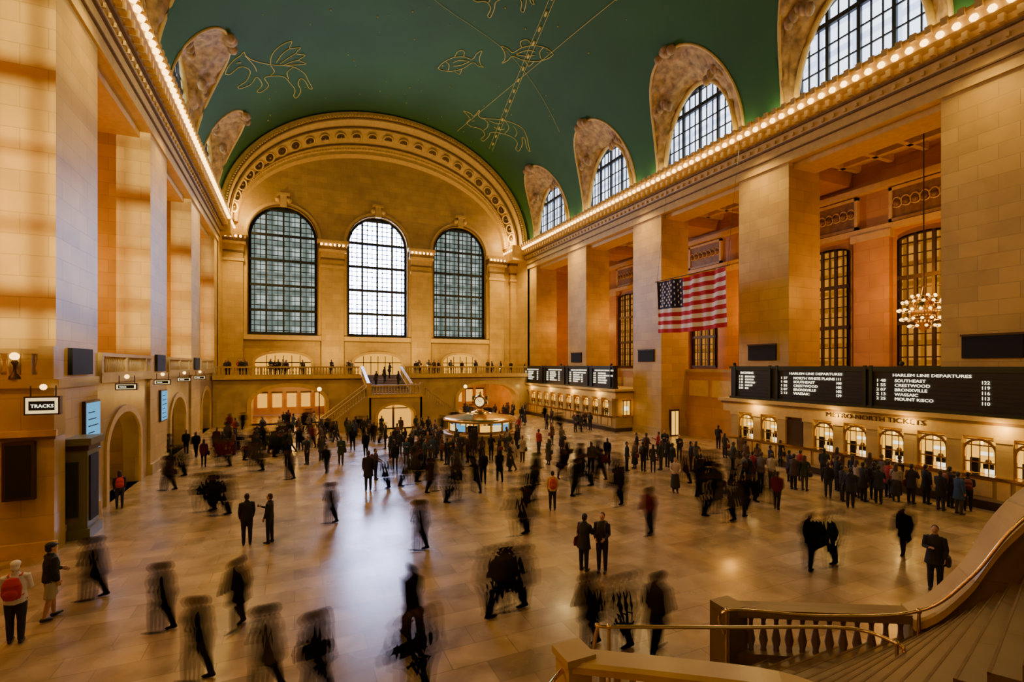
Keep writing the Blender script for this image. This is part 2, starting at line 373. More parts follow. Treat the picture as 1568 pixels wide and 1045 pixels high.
# ------------------------------------------------------------------ left wall
mb=MB(); LB=-14.5
for a,b in PIL:
    mb.box(XL-4,XL,a,b,0,19.7,'stone'); mb.box(XL-4,XL+.12,a-.1,b+.1,0,.6,'marble'); mb.box(XL-4,XL+.1,a-.06,b+.06,5.5,5.85,'marble')
mb.box(XL-4,XL,YN,YF,19.7,22.9,'stone')
for c in BAY: mb.box(XL-3.2,XL-.5,c-4.15,c+4.15,19.35,19.7,'smooth')
mb.box(LB-.5,LB,YN,YF,0,21,'stone2'); mb.box(LB,XL-3.9,YN,YF,20.6,21,'smooth'); mb.box(LB,XL,YF-.6,YF+.3,0,23,'stone2')
for c in BAY[3:]:
    P=lambda a,z,d:(XL-.15-d,a,z)
    arch_panel(mb,P,c-4.15,c+4.15,0,5.6,c,2.5,0,2.4,1.6,.7,'marble')
    arch_trim(mb,P,c,2.5,0,2.4,1.6,.35,0,-.1,'smooth')
    mb.box(XL-4,XL+.15,c-4.15,c+4.15,5.55,5.85,'marble')
    mb.box(LB,XL-3.9,c-6.2,c+6.2,5.55,5.85,'marble')
    mb.box(XL-4.2,XL-4,c-4.15,c+4.15,0,5.5,'stone2')
mb.box(-15,-7.35,21.2,22.05,0,5.75,'marble'); mb.box(-15,-7.2,21.1,22.05,5.55,5.85,'marble'); mb.box(-15,-7.25,21.08,21.2,0,.45,'smooth')
mb.box(-15,-7.25,21.05,21.2,3.95,4.15,'smooth'); mb.box(-15,-7.3,21.1,21.2,3.85,3.95,'shade')
mb.obj('wall_left')
mb=MB()
for c in BAY[3:]: balustrade(mb,(XL+0,c-4.1,5.85),(XL,c+4.1,5.85),1.0)
balustrade(mb,(-15,21.35,5.85),(-7.7,21.35,5.85),1.0); mb.box(-7.75,-7.35,21.15,21.55,5.85,6.95,'marble')
mb.obj('balcony_balustrade')
# ------------------------------------------------------------------ far wall
mb=MB(); WC=[-1.2,9.8,20.8]; WH=3.75
for i,(a0,a1) in enumerate(((-9,4.3),(4.3,15.3),(15.3,31))):
    arch_panel(mb,PF,a0,a1,5.0,34,WC[i],WH,9.9,21.6,3.75,1.2,'stone')
    arch_trim(mb,PF,WC[i],WH,9.9,21.6,3.75,.45,.05,-.14,'smooth')
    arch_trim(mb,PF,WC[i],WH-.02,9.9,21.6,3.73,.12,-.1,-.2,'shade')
    c=WC[i]
    mb.box(c-WH-.6,c+WH+.6,YW-.35,YW,9.35,9.9,'smooth'); mb.box(c-WH-.5,c+WH+.5,YW-.28,YW,9.22,9.35,'shade')
    mb.box(c-.35,c+.35,YW-.45,YW,25.2,26.6,'smooth'); mb.box(c-.7,c+.7,YW-.55,YW,26.5,26.8,'smooth')
    mb.sphere((c-.6,YW-.2,26.0),.35,'smooth',7,4); mb.sphere((c+.6,YW-.2,26.0),.35,'smooth',7,4)
for x0,x1 in ((-7.6,-5.4),(3.0,5.6),(14.0,16.6),(25.0,27.2),(28.2,30.5)):
    mb.box(x0,x1,YW-.5,YW,5.2,21.5,'stone')
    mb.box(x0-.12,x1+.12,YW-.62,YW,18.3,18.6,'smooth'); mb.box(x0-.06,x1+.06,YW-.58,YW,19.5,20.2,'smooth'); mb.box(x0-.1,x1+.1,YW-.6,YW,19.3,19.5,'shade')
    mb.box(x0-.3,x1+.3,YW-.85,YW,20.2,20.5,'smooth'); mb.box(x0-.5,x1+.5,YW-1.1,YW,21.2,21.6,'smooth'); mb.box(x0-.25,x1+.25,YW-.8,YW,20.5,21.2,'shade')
    x=x0-.2
    while x<x1+.3: mb.box(x,x+.2,YW-1.05,YW-.7,20.85,21.2,'smooth'); x+=.42
mb.face([(XL,YF,0),(-7.4,YW,0),(-7.4,YW,22.9),(XL,YF,22.9)],'stone'); mb.face([(XR,YF,0),(29.0,YW,0),(29.0,YW,22.9),(XR,YF,22.9)],'stone')
mb.box(XL-.2,-6.4,YF,YW,20.9,22.9,'smooth'); mb.box(27.4,XR+.2,YF,YW,20.9,22.9,'smooth')
mb.obj('wall_far')
mb=MB()
for i,c in enumerate(WC):
    hw=(3.0,2.9,2.4)[i]
    n=20; pts=[(c-hw,YW-.03,5.2)]+[(c-hw*math.cos(math.pi*j/n),YW-.03,6.7+1.1*math.sin(math.pi*j/n)) for j in range(n+1)]+[(c+hw,YW-.03,5.2)]
    mb.face(pts,'warmroom'); arch_trim(mb,PF,c,hw,5.2,6.7,1.1,.3,0,-.2,'smooth')
    for k in range(-2,3): mb.box(c+k*.9-.04,c+k*.9+.04,YW-.1,YW-.02,5.2,7.5,'bronze')
    mb.box(c-hw,c+hw,YW-.1,YW-.02,6.6,6.7,'bronze')
mb.obj('balcony_doorway')
for i,c in enumerate(WC):
    window('window_%d'%wn,PF,c,WH,9.9,21.6,3.75,('glass_side','glass_mid','glass_side')[i],.75,12,.6,(3,6,9),5,.3,(.085,.10,.085)[i]); wn+=1
mb=MB()
for x0,x1 in ((-7.6,-5.4),(3.0,5.6),(14.0,16.6),(25.0,27.2)):
    x=x0
    while x<x1+.1: mb.sphere((x,YW-1.15,21.0),.15,'bulb',6,4); x+=.5
for k in range(5):
    mb.sphere((-6.35,YF+.3+k*.65,22.2),.14,'bulb',6,4); mb.sphere((27.35,YF+.3+k*.65,22.2),.14,'bulb',6,4)
mb.obj('cornice_light_bulbs')
def loop(a,b,y,cx,n=64): return [(cx+a*math.cos(math.pi*i/n),y,ZS+b*math.sin(math.pi*i/n)) for i in range(n+1)]
mb=MB()
R=[loop(18.65,14.5,61.5,CX),loop(18.5,14.3,61.2,CX),loop(18.2,14.0,61.2,CX),loop(18.05,13.8,61.45,CX),loop(17.8,13.5,61.45,CX),loop(17.7,13.3,61.75,CX),
   loop(17.6,12.9,62.2,10.9),loop(17.3,12.7,62.2,10.9),loop(17.15,11.3,63.5,10.75),loop(16.95,11.1,63.5,10.7),loop(16.9,10.6,63.9,10.65),loop(16.6,10.2,63.9,10.6),loop(16.5,9.9,64.5,10.6)]
mb.grid(R,'smooth',False)
mb.tube(loop(17.93,13.66,61.4,CX),.07,'shade',5); mb.tube(loop(17.5,12.82,62.1,10.9),.09,'shade',5); mb.tube(loop(17.0,11.2,63.4,10.7),.09,'shade',5)
n=150
for i in range(n+1):
    t=math.pi*i/n; mb.sphere((CX+18.0*math.cos(t),61.2,ZS+13.85*math.sin(t)),.13,'smooth',5,3)
    mb.sphere((10.68+16.9*math.cos(t),63.65,ZS+10.75*math.sin(t)),.11,'smooth',5,3)
for i in range(1,28):
    t=math.pi*i/28
    c=Vector((10.82+17.22*math.cos(t),62.85,ZS+12.0*math.sin(t))); 
    nrm=Vector((-math.cos(t)*.75,-1.0*0.55,-math.sin(t)*1.0)).normalized(); tan=Vector((-17.2*math.sin(t),0,12*math.cos(t))).normalized(); bi=nrm.cross(tan).normalized()
    ring=lambda r,h:[c+nrm*h+tan*r*math.cos(2*math.pi*j/14)+bi*r*math.sin(2*math.pi*j/14) for j in range(14)]
    mb.grid([ring(.66,.0),ring(.64,.16),ring(.52,.16),ring(.48,.04)],'smooth',True,True); mb.face(ring(.49,.05),'bronze')
    mb.sphere(c+nrm*.15,.1,'relief',6,4)
mb.obj('trim_3')
mb=MB()
for i,(a0,a1) in enumerate(((-9,4.3),(4.3,15.3),(15.3,31))): arch_panel(mb,PN,a0,a1,0,38,WC[i],WH,9.9,21.6,3.75,.6,'stone')
mb.obj('wall_near')
for i,c in enumerate(WC): window('window_%d'%wn,PN,c,WH,9.9,21.6,3.75,None if i==0 else 'glass_west',.5,10,1.3,(5,),3,.3,.12); wn+=1
# ------------------------------------------------------------------ far balcony
BY=57.6
mb=MB()
mb.box(XL,6.9,BY,YW,4.7,5.2,'marble'); mb.box(11.6,XR,BY,YW,4.7,5.2,'marble'); mb.box(6.9,11.6,BY,YW,4.7,5.2,'marble')
mb.box(XL,6.9,BY-.2,BY+.2,4.85,5.25,'smooth'); mb.box(11.6,XR,BY-.2,BY+.2,4.85,5.25,'smooth')
mb.box(XL,6.9,BY-.05,BY+.2,4.72,4.85,'shade'); mb.box(11.6,XR,BY-.05,BY+.2,4.72,4.85,'shade')
PBal=lambda a,z,d:(a,BY+.1+d,z)
arch_panel(mb,PBal,XL,4.6,0,4.75,-.5,3.6,0,2.3,1.7,1.5,'marble'); arch_trim(mb,PBal,-.5,3.6,0,2.3,1.7,.4,.02,-.15,'smooth')
arch_panel(mb,PBal,14.2,XR,0,4.75,22.3,3.9,0,2.3,1.7,1.5,'marble'); arch_trim(mb,PBal,22.3,3.9,0,2.3,1.7,.4,.02,-.15,'smooth')
mb.box(4.6,14.2,BY+.1,BY+.4,0,4.75,'marble')
for c,h in ((-.5,4.2),(22.3,4.4)):
    mb.box(c-h-.2,c-h,BY+1.6,70,0,4.7,'stone2'); mb.box(c+h,c+h+.2,BY+1.6,70,0,4.7,'stone2'); mb.box(c-h,c+h,70,70.2,0,4.7,'stone2')
    for k in range(5): mb.box(c-h+.4+k*1.7,c-h+1.5+k*1.7,69.85,70,.9,2.7,'warmroom'); mb.box(c-h+.3+k*1.7,c-h+1.6+k*1.7,69.75,69.9,2.75,2.95,'bronze')
    for yy in (61,64,67): mb.box(c-h,c+h,yy,yy+.35,4.1,4.7,'smooth')
mb.obj('far_balcony')
mb=MB()
balustrade(mb,(XL,BY,5.2),(6.7,BY,5.2),1.0,sp=.3); balustrade(mb,(11.8,BY,5.2),(XR,BY,5.2),1.0,sp=.3)
mb.obj('balcony_balustrade')
# ------------------------------------------------------------------ far staircase
mb=MB()
PS=lambda a,z,d:(a,49.0+d,z)
x0,x1,zl=6.6,11.8,3.4
arch_panel(mb,PS,x0,x1,0,zl,9.2,1.75,0,1.3,1.1,1.2,'marble'); arch_trim(mb,PS,9.2,1.75,0,1.3,1.1,.25,.02,-.1,'smooth')
mb.box(x0,x1,49,52,zl-.2,zl,'marble'); mb.box(x0,x0+.2,49,52,0,zl,'marble'); mb.box(x1-.2,x1,49,52,0,zl,'marble')
mb.box(x0+.2,x1-.2,50.6,50.8,0,zl-.2,'warmroom'); mb.box(9.1,9.3,50.5,50.6,0,2.4,'bronze'); mb.box(7.4,11,50.5,50.6,1.9,2.0,'bronze')
mb.box(x0-.1,x1+.1,48.88,49.1,zl-.25,zl,'smooth')
for i in range(19):
    z=zl-.178*(i+1); 
    mb.box(x0-.22*(i+1),x0-.22*i,49.2,51.8,0,z,'marble'); mb.box(x1+.22*i,x1+.22*(i+1),49.2,51.8,0,z,'marble')
for i in range(11):
    mb.box(7.2,11.2,52+i*.52,58,zl-.2,zl+(i+1)*.164,'stairm')
for s,xa in ((-1,x0),(1,x1)):
    mb.hexa([(xa,48.9,0),(xa+s*4.3,48.9,0),(xa+s*4.3,49.2,0),(xa,49.2,0),(xa,48.9,zl),(xa+s*4.3,48.9,.1),(xa+s*4.3,49.2,.1),(xa,49.2,zl)],'marble')
    balustrade(mb,(xa,49.05,zl),(xa+s*4.3,49.05,.1),1.0,sp=.3); balustrade(mb,(xa,52,zl),(xa+s*4.3,52,.1),1.0,sp=.3)
    mb.box(xa+s*4.3-.25,xa+s*4.3+.25,48.8,49.3,0,1.35,'marble'); mb.box(xa-.2,xa+.2,48.85,49.25,zl,zl+1.2,'marble')
    balustrade(mb,(9.2+s*2.2,52,zl),(9.2+s*2.2,57.8,5.2),1.0,sp=.3)
balustrade(mb,(x0,49.05,zl),(x1,49.05,zl),1.0,sp=.28)
mb.obj('double_staircase')
def globe_lamp(x,y,z,h,r=.2):
    mb=MB(); mb.lathe(x,y,[(.16,z),(.14,z+.1),(.05,z+.2),(.04,z+h-.3),(.1,z+h-.2),(.04,z+h-.12)],'bronze',10); mb.sphere((x,y,z+h),r,'lamp',10,7); mb.obj('globe_lamp')
globe_lamp(2.1,48.7,0,4.1); globe_lamp(16.3,48.7,0,4.1); globe_lamp(-8.35,21.2,5.85,.75,.13)
# ------------------------------------------------------------------ ticket booths + departure boards
RT=Matrix(((0,0,-1,0),(-1,0,0,0),(0,1,0,0),(0,0,0,1)))
def text(body,loc,size,parent,mat='white',rot=RT,sx=1,name='lettering',ls=1.0,ext=.01):
    c=D.curves.new(name,'FONT'); c.body=body; c.size=size; c.extrude=ext; c.space_line=ls; c.resolution_u=2; c.materials.append(M[mat])
    o=D.objects.new(name,c); COL.objects.link(o); o.matrix_world=Matrix.Translation(loc)@rot@Matrix.Diagonal((sx,1,1,1)); o.parent=parent; return o
BXF=27.7
def ticket_booth(y0,y1,wins,door,name,title):
    e=empty(name); mb=MB()
    mb.box(BXF-.08,32.5,y0-.08,y1+.08,0,.35,'bronze'); mb.box(BXF,32.5,y0,y1,.35,1.45,'marble')
    mb.box(BXF+.5,32.5,y0+.3,y1-.3,1.45,3.2,'smooth')
    mb.box(BXF-.05,32.5,y0-.05,y1+.05,3.15,3.85,'smooth'); mb.box(BXF-.3,32.6,y0-.3,y1+.3,3.85,4.05,'smooth'); mb.box(BXF-.15,32.55,y0-.15,y1+.15,3.7,3.86,'shade')
    mb.box(BXF-.28,BXF+.5,y0,y1,1.40,1.48,'brass')
    edges=sorted(wins+[door])
    for w in [edges[0]-.875]+[w+.875 for w in edges]:
        if y0<=w<=y1+.2: mb.box(BXF-.03,BXF+.5,w-.28,w+.28,1.45,3.2,'marble'); mb.box(BXF-.08,BXF+.2,w-.33,w+.33,2.95,3.15,'smooth'); mb.box(BXF-.08,BXF,w-.22,w+.22,.5,1.3,'smooth')
    for w in wins:
        mb.box(BXF+.42,BXF+.48,w-.6,w+.6,1.5,3.0,'teller'); mb.box(BXF+.3,BXF+.4,w-.35,w+.05,2.3,2.45,'white'); mb.box(BXF+.3,BXF+.38,w-.5,w-.1,1.5,1.7,'white')
        mb.box(BXF+.28,BXF+.4,w+.12,w+.42,1.5,2.15,'dark'); mb.sphere((BXF+.36,w-.2,2.02),.12,'shade',7,5); mb.box(BXF+.33,BXF+.4,w-.38,w-.02,1.7,1.92,'dark')
        for k in (-.6,-.3,0,.3,.6): mb.box(BXF+.12,BXF+.15,w+k-.018,w+k+.018,1.48,3.0,'brass')
        for z in (2.0,2.75,3.0): mb.box(BXF+.1,BXF+.16,w-.6,w+.6,z-.03,z+.03,'brass')
        arch_trim(mb,lambda a,z,d:(BXF+d,a,z),w,.52,1.5,2.45,.5,.1,.2,.08,'brass',10)
        mb.sphere((BXF+.25,w,2.85),.08,'lamp',6,4)
        mb.box(BXF-.06,BXF,w-.5,w+.5,.55,1.25,'smooth')
    mb.box(BXF+.1,BXF+.3,door-.45,door+.45,.35,3.0,'bronze')
    for xx in (28.9,30.4):
        mb.box(xx-.4,xx+.4,y0-.1,y0-.02,1.6,2.9,'teller'); mb.box(xx-.3,xx+.2,y0-.12,y0-.08,2.0,2.4,'white')
        for k in (-.4,0,.4): mb.box(xx+k-.03,xx+k+.03,y0-.14,y0-.08,1.55,3.0,'bronze')
        mb.box(xx-.5,xx+.5,y0-.14,y0-.04,1.45,1.58,'brass'); mb.box(xx-.5,xx+.5,y0-.14,y0-.04,2.9,3.0,'brass')
    mb.obj('booth_body',e); return e
b1=ticket_booth(3.0,25.5,[23.7,21.95,18.45,16.7,14.95,13.2,11.45,9.7,7.95,6.2],20.2,'ticket_booth','')
text('METRO-NORTH TICKETS',(BXF-.08,18.2,3.42),.34,b1,'bronze',sx=1.25,ext=.02)
b2=ticket_booth(38.3,59.5,[40.0+1.75*i for i in range(10)],58.2,'ticket_booth','')
rows=['1 30 SCARSDALE','1 37 NORTH WHITE PLAINS','1 48 SOUTHEAST','1 55 CRESTWOOD','2 07 BRONXVILLE','2 13 WASSAIC','2 25 MOUNT KISCO']
def board(y0,y1,panels,name):
    e=empty(name); mb=MB(); X=BXF+.1
    mb.box(X,X+.5,y0,y1,4.05,6.15,'board'); mb.box(X-.1,X+.55,y0-.05,y1+.05,6.1,6.25,'boardfr'); mb.box(X-.1,X+.55,y0-.05,y1+.05,4.02,4.2,'boardfr')
    for a,b in panels:
        for yy in (a,b): mb.box(X-.12,X,yy-.07,yy+.07,4.1,6.3,'boardfr')
        mb.box(X-.08,X,a,b,5.98,6.1,'boardfr')
        for j in range(8): mb.box(X-.03,X,a+.1,b-.1,4.28+j*.2,4.29+j*.2,'boardfr')
    for yy in (y0+.3,y1-.3,(y0+y1)/2): mb.sphere((X,yy,6.4),.12,'boardfr',8,5)
    mb.obj('board_case',e)
    for i,(a,b) in enumerate(panels):
        w=b-a
        text('HARLEM LINE DEPARTURES' if w>3 else 'INCOMING',(X-.05,b-w*.16,5.74),.2,e,sx=1.3 if w>3 else 1.0)
        if w<3: text('1 22\n1 35\n1 41\n1 52\n2 04',(X-.05,b-.3,5.5),.19,e,ls=1.02); text('BREWSTER\nCROTON\nSTAMFORD\nHARLEM\nRYE',(X-.05,b-.8,5.5),.17,e,ls=1.14,sx=.9)
        else:
            k0=i
            text('\n'.join(rows[(j+k0)%7][:4] for j in range(5)),(X-.05,b-.25,5.46),.21,e,ls=1.1,sx=1.2)
            text('\n'.join(rows[(j+k0)%7][5:] for j in range(5)),(X-.05,b-1.1,5.46),.21,e,ls=1.1,sx=1.15)
            text('\n'.join(str((j*37+k0*11)%40+100) for j in range(5)),(X-.05,a+w*.22+.4,5.46),.21,e,ls=1.1)
    return e
board(4.0,25.0,[(21.9,24.6),(16.2,21.4),(9.6,15.9),(4.2,9.4)],'departure_board')
board(38.8,58.8,[(39.2,42.4),(43.2,47.2),(48.0,52.5),(53.3,58.4)],'departure_board')
# ------------------------------------------------------------------ information booth with clock
e=empty('information_booth',(13.4,36.4,0)); mb=MB(); 
mb.lathe(0,0,[(2.95,0),(2.95,.18),(2.8,.2),(2.8,.95),(2.9,1.0),(3.0,1.08),(3.0,1.14),(2.6,1.14)],'marble',24)
mb.lathe(0,0,[(2.55,1.1),(2.55,1.35)],'brass',24); mb.lathe(0,0,[(2.6,1.95),(2.85,2.0),(2.9,2.15),(2.75,2.25),(2.2,2.32),(1.2,2.5),(.9,2.55),(.9,2.2)],'brass',24)
mb.lathe(0,0,[(2.3,1.95),(.001,1.95)],'warmroom',24)
for i in range(16):
    t=2*math.pi*i/16; c,s=math.cos(t),math.sin(t); mb.lathe(2.5*c,2.5*s,[(.06,1.1),(.05,1.5),(.06,2.0)],'brass',8)
    t+=math.pi/16; c,s=math.cos(t),math.sin(t)
    k=('poster','screen','dark','teller')[i%4]
    w=.36; T=Vector((-s,c,0)); P0=Vector((2.42*c,2.42*s,0)); N0=Vector((c,s,0))
    mb.hexa([P0-T*w+Vector((0,0,1.2)),P0+T*w+Vector((0,0,1.2)),P0+T*w-N0*.08+Vector((0,0,1.2)),P0-T*w-N0*.08+Vector((0,0,1.2)),P0-T*w+Vector((0,0,1.8)),P0+T*w+Vector((0,0,1.8)),P0+T*w-N0*.08+Vector((0,0,1.8)),P0-T*w-N0*.08+Vector((0,0,1.8))],k)
mb.lathe(0,0,[(.6,0.0),(.6,2.2)],'brass',16)
mb.obj('counter',e)
mb=MB(); mb.lathe(0,0,[(.75,2.5),(.7,2.65),(.35,2.75),(.2,2.9),(.3,3.0),(.42,3.1),(.5,3.3),(.52,3.55),(.44,3.8),(.25,3.95),(.1,4.0),(.12,4.1),(.09,4.2),(.01,4.32)],'brass',20)
for i in range(4):
    t=math.pi/2*i+math.radians(66); c,s=math.cos(t),math.sin(t); N0=Vector((c,s,0)); T=Vector((-s,c,0)); C=N0*.52+Vector((0,0,3.47))
    ring=lambda r,h:[C+N0*h+T*r*math.cos(2*math.pi*j/20)+Vector((0,0,1))*r*math.sin(2*math.pi*j/20) for j in range(20)]
    mb.grid([ring(.46,-.1),ring(.46,.08),ring(.35,.08)],'brass',False,True); mb.face(ring(.36,.06),'clockface')
    for a,l in ((.6,.2),(2.2,.3)):
        dd=T*math.cos(a)+Vector((0,0,1))*math.sin(a); mb.tube([C+N0*.09,C+N0*.09+dd*l],.018,'dark',4)
mb.obj('four_faced_clock',e)
# ------------------------------------------------------------------ flag
M['flag_red']=plain('flag_red',(.50,.012,.02),.8); M['flag_white']=plain('flag_white',(.85,.80,.72),.8); M['flag_blue']=plain('flag_blue',(.008,.010,.05),.8)
mb=MB(); fy0,fy1,fz0,fz1=24.6,31.7,8.95,13.1
def fp(s,t,o=0):
    y=fy1+(fy0-fy1)*s; z=fz1+(fz0-fz1)*t+.12*math.sin(s*3.1)*-1
    return (27.0+.14*math.sin(s*17+t*2)+.08*math.sin(s*41)+o,y,z)
ns=52
for i in range(ns):
    for j in range(13):
        s0,s1=i/ns,(i+1)/ns; t0,t1=j/13,(j+1)/13
        k='flag_blue' if (s0<.4 and j<7) else ('flag_red' if j%2==0 else 'flag_white')
        mb.face([fp(s0,t0),fp(s1,t0),fp(s1,t1),fp(s0,t1)],k,True)
for r in range(9):
    for c in range(6 if r%2==0 else 5):
        s=.4*(2*c+1+(r%2))/12; t=(r+1)/10*7/13; p=Vector(fp(s,t,-.02)); R1,R2=.13,.052
        mb.face([p+Vector((0,(R1 if q%2==0 else R2)*math.sin(math.pi*q/5),(R1 if q%2==0 else R2)*math.cos(math.pi*q/5))) for q in range(10)],'flag_white')
mb.tube([(27,fy0-.2,fz1+.03),(27,fy1+.2,fz1+.03)],.04,'bronze'); 
for yy in (fy0,fy1): mb.tube([(27,yy,fz1),(28.2,yy,22.1)],.012,'iron',4)
mb.obj('american_flag')
# ------------------------------------------------------------------ chandeliers
def chandelier(x,y,z,R=1.0,top=20.1):
    mb=MB(); mb.tube([(x,y,z+R),(x,y,top)],.035,'bronze',6)
    mb.lathe(x,y,[(.02,z-R*.95),(.25,z-R*.8),(.55,z-R*.2),(.6,z),(.45,z+R*.5),(.12,z+R*.9),(.05,z+R*1.3)],'brass',12)
    for r,dz,n in ((.95,.1,18),(.85,-.35,16),(.8,.5,14),(.55,-.7,10),(.45,.8,8)):
        rr=r*R; ring=[(x+rr*math.cos(2*math.pi*i/24),y+rr*math.sin(2*math.pi*i/24),z+dz*R) for i in range(25)]
        mb.tube(ring,.035,'brass',5)
        for i in range(n):
            t=2*math.pi*i/n; mb.sphere((x+rr*1.06*math.cos(t),y+rr*1.06*math.sin(t),z+dz*R+.03),.085,'lamp',6,4)
    mb.obj('chandelier')
chandelier(33,16.1,9.35,1.15)
# ------------------------------------------------------------------ wall boards, screens, signs
mb=MB(); 
for a,b in PIL[2:6]:
    c=(a+b)/2
    mb.box(XR-.12,XR,c-1.1,c+1.1,6.65,7.75,'dark'); mb.box(XR-.15,XR-.1,c-1.15,c+1.15,7.7,7.8,'bronze')
mb.obj('loudspeaker_panel')
mb=MB()
for a,b in PIL[3:6]:
    c=(a+b)/2; mb.box(XL,XL+.14,c-1.0,c+1.0,5.95,6.95,'dark')
mb.obj('loudspeaker_panel')
def wall_screen(y0,y1,z0,z1):
    mb=MB(); mb.box(XL,XL+.12,y0-.08,y1+.08,z0-.08,z1+.08,'bronze'); mb.box(XL+.1,XL+.15,y0,y1,z0,z1,'screen')
    for k in range(6): mb.box(XL+.14,XL+.16,y0+.1,y1-.25-(k%3)*.2,z0+.15+k*.27,z0+.19+k*.27,'dark')
    mb.obj('train_information_screen')
wall_screen(24.4,25.8,2.9,4.8); wall_screen(36.3,37.7,2.9,4.7)
mb=MB(); mb.box(-8.5,-7.9,20.98,21.1,2.0,3.7,'dark'); mb.box(-8.6,-7.8,21.02,21.2,1.9,3.8,'bronze'); mb.obj('poster_case')
def sign(c,w,h,axis,txt):
    e=empty('illuminated_sign'); mb=MB(); x,y,z=c
    mb.box(x-w/2,x+w/2,y-.1,y+.1,z-h/2,z+h/2,'bronze'); mb.box(x-w/2+.05,x+w/2-.05,y-.12,y-.09,z-h/2+.05,z+h/2-.05,'poster'); mb.box(x-w*.36,x+w*.36,y-.13,y-.11,z-h*.25,z+h*.25,'dark')
    for s in (-1,1): mb.tube([(x+s*w*.35,y,z+h/2),(x+s*w*.35,y,z+h/2+.35)],.02,'bronze',5)
    mb.sphere((x,y,z+h/2+.3),.1,'lamp',8,5)
    mb.obj('sign_box',e)
    text(txt,(x-w*.3,y-.14,z-h*.1),h*.26,e,'white',Matrix(((1,0,0,0),(0,0,-1,0),(0,1,0,0),(0,0,0,1))))
sign((-7.45,20.7,5.0),.9,.6,'x','TRACKS'); 
for y in (27,33.5,39.5,45.5): sign((XL+.75,y,5.35),.8,.3,'x','TRACK')
mb=MB(); kx,ky=.45,1.1
mb.box(-8.35+kx,-7.35+kx,21.5+ky,22.6+ky,.3,3.4,'kiosk'); mb.box(-8.45+kx,-7.25+kx,21.4+ky,22.7+ky,0,.35,'kiosk'); mb.box(-8.5+kx,-7.2+kx,21.35+ky,22.75+ky,3.4,3.65,'kiosk'); mb.box(-8.4+kx,-7.3+kx,21.45+ky,22.65+ky,3.2,3.4,'bronze')
mb.box(-8.1+kx,-7.6+kx,21.44+ky,21.5+ky,.8,2.8,'boardfr'); mb.box(-7.36+kx,-7.3+kx,21.65+ky,22.45+ky,.6,3.0,'dark'); mb.obj('information_kiosk')
mb=MB(); mb.box(30.6,31.6,34.12,34.3,0,2.35,'bronze'); mb.box(30.72,31.48,34.1,34.14,.1,2.2,'teller'); mb.box(31.08,31.12,34.06,34.12,.1,2.2,'bronze'); mb.obj('door_1')
# ------------------------------------------------------------------ foreground staircase
def parapet(mb,path,w,zb,k,cap=.16,capk='marble',solid=True,over=.07):
    n=len(path); L=[];
    for i,p in enumerate(path):
        d=(path[min(i+1,n-1)]-path[max(i-1,0)]); d.z=0; d.normalize(); s=Vector((-d.y,d.x,0)); L.append((p,s))
    def ring(o,dz,z=None): return [Vector((p.x,p.y,z if z is not None else p.z))+s*o+Vector((0,0,dz if z is None else 0)) for p,s in L]
    if solid: mb.grid([ring(-w/2,0,zb),ring(-w/2,-cap),ring(w/2,-cap),ring(w/2,0,zb)],k,False)
    c=w/2+over
    mb.grid([ring(-c,-cap),ring(-c,-.04),ring(-c+.05,0),ring(c-.05,0),ring(c,-.04),ring(c,-cap),ring(-c,-cap)],capk,False)
    for i in (0,n-1):
        p,s=L[i]; 
        if solid: mb.face([Vector((p.x,p.y,zb))-s*w/2,Vector((p.x,p.y,zb))+s*w/2,p+s*w/2,p-s*w/2],k)
        mb.face([p-s*c+Vector((0,0,-cap)),p+s*c+Vector((0,0,-cap)),p+s*c,p-s*c],capk)
    return ring
OUT=[(8.15,7.3,1.37),(9.3,6.35,1.42),(10.35,5.3,1.75),(10.85,4.75,2.5),(11.2,4.35,3.5),(11.7,3.9,4.3),(12.4,3.2,4.9),(13,1.8,5.5),(13.2,-.5,5.9)]
INN=[(4.4,7.2),(4.8,6.2),(5.6,5.1),(6.3,4.2),(6.9,3.4),(7.4,2.6),(7.8,1.8),(8.1,.9),(8.2,-.6)]
po=sm(OUT,6); pi_=sm([(x,y,0) for x,y in INN],6)
mb=MB(); N=26
for i in range(N):
    f0=i/N*(len(po)-1); f1=(i+1)/N*(len(po)-1)
    g=lambda P,f:P[int(f)].lerp(P[min(int(f)+1,len(P)-1)],f-int(f))
    a,b,c,d=g(po,f0),g(po,f1),g(pi_,f1),g(pi_,f0); z=.175*(i+1)
    lo=lambda v,zz:(v.x,v.y,zz)
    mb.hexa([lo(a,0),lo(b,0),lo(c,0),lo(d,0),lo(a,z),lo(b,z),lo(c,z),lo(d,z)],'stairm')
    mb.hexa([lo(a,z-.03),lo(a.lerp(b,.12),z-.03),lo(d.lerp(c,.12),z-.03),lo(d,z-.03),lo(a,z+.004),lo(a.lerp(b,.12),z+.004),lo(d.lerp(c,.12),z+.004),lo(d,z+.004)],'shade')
mb.obj('marble_staircase')
mb=MB(); hi=[p for p in po if p.z>=1.70]
parapet(mb,hi,.5,0,'stairm',.18,over=.12)
balustrade(mb,(8.15,7.3,.4),(10.35,5.3,.75),1.02,sp=.22,seg=8,w=.16,k='stairm')
mb.hexa([(8.0,7.2,0),(10.2,5.15,0),(10.45,5.4,0),(8.25,7.45,0),(8.0,7.2,.42),(10.2,5.15,.78),(10.45,5.4,.78),(8.25,7.45,.42)],'stairm')
mb.box(7.85,8.35,7.1,7.6,0,1.45,'stairm'); mb.obj('stair_parapet')
mb=MB(); FG=sm([(3.5,5.8,2.33),(4.5,4.98,2.40),(5.45,4.15,2.45),(5.85,3.6,2.35),(6.1,2.9,2.2)],5)
parapet(mb,FG,.30,0,'marble',.13,solid=False)
p,q=FG[0],FG[10]
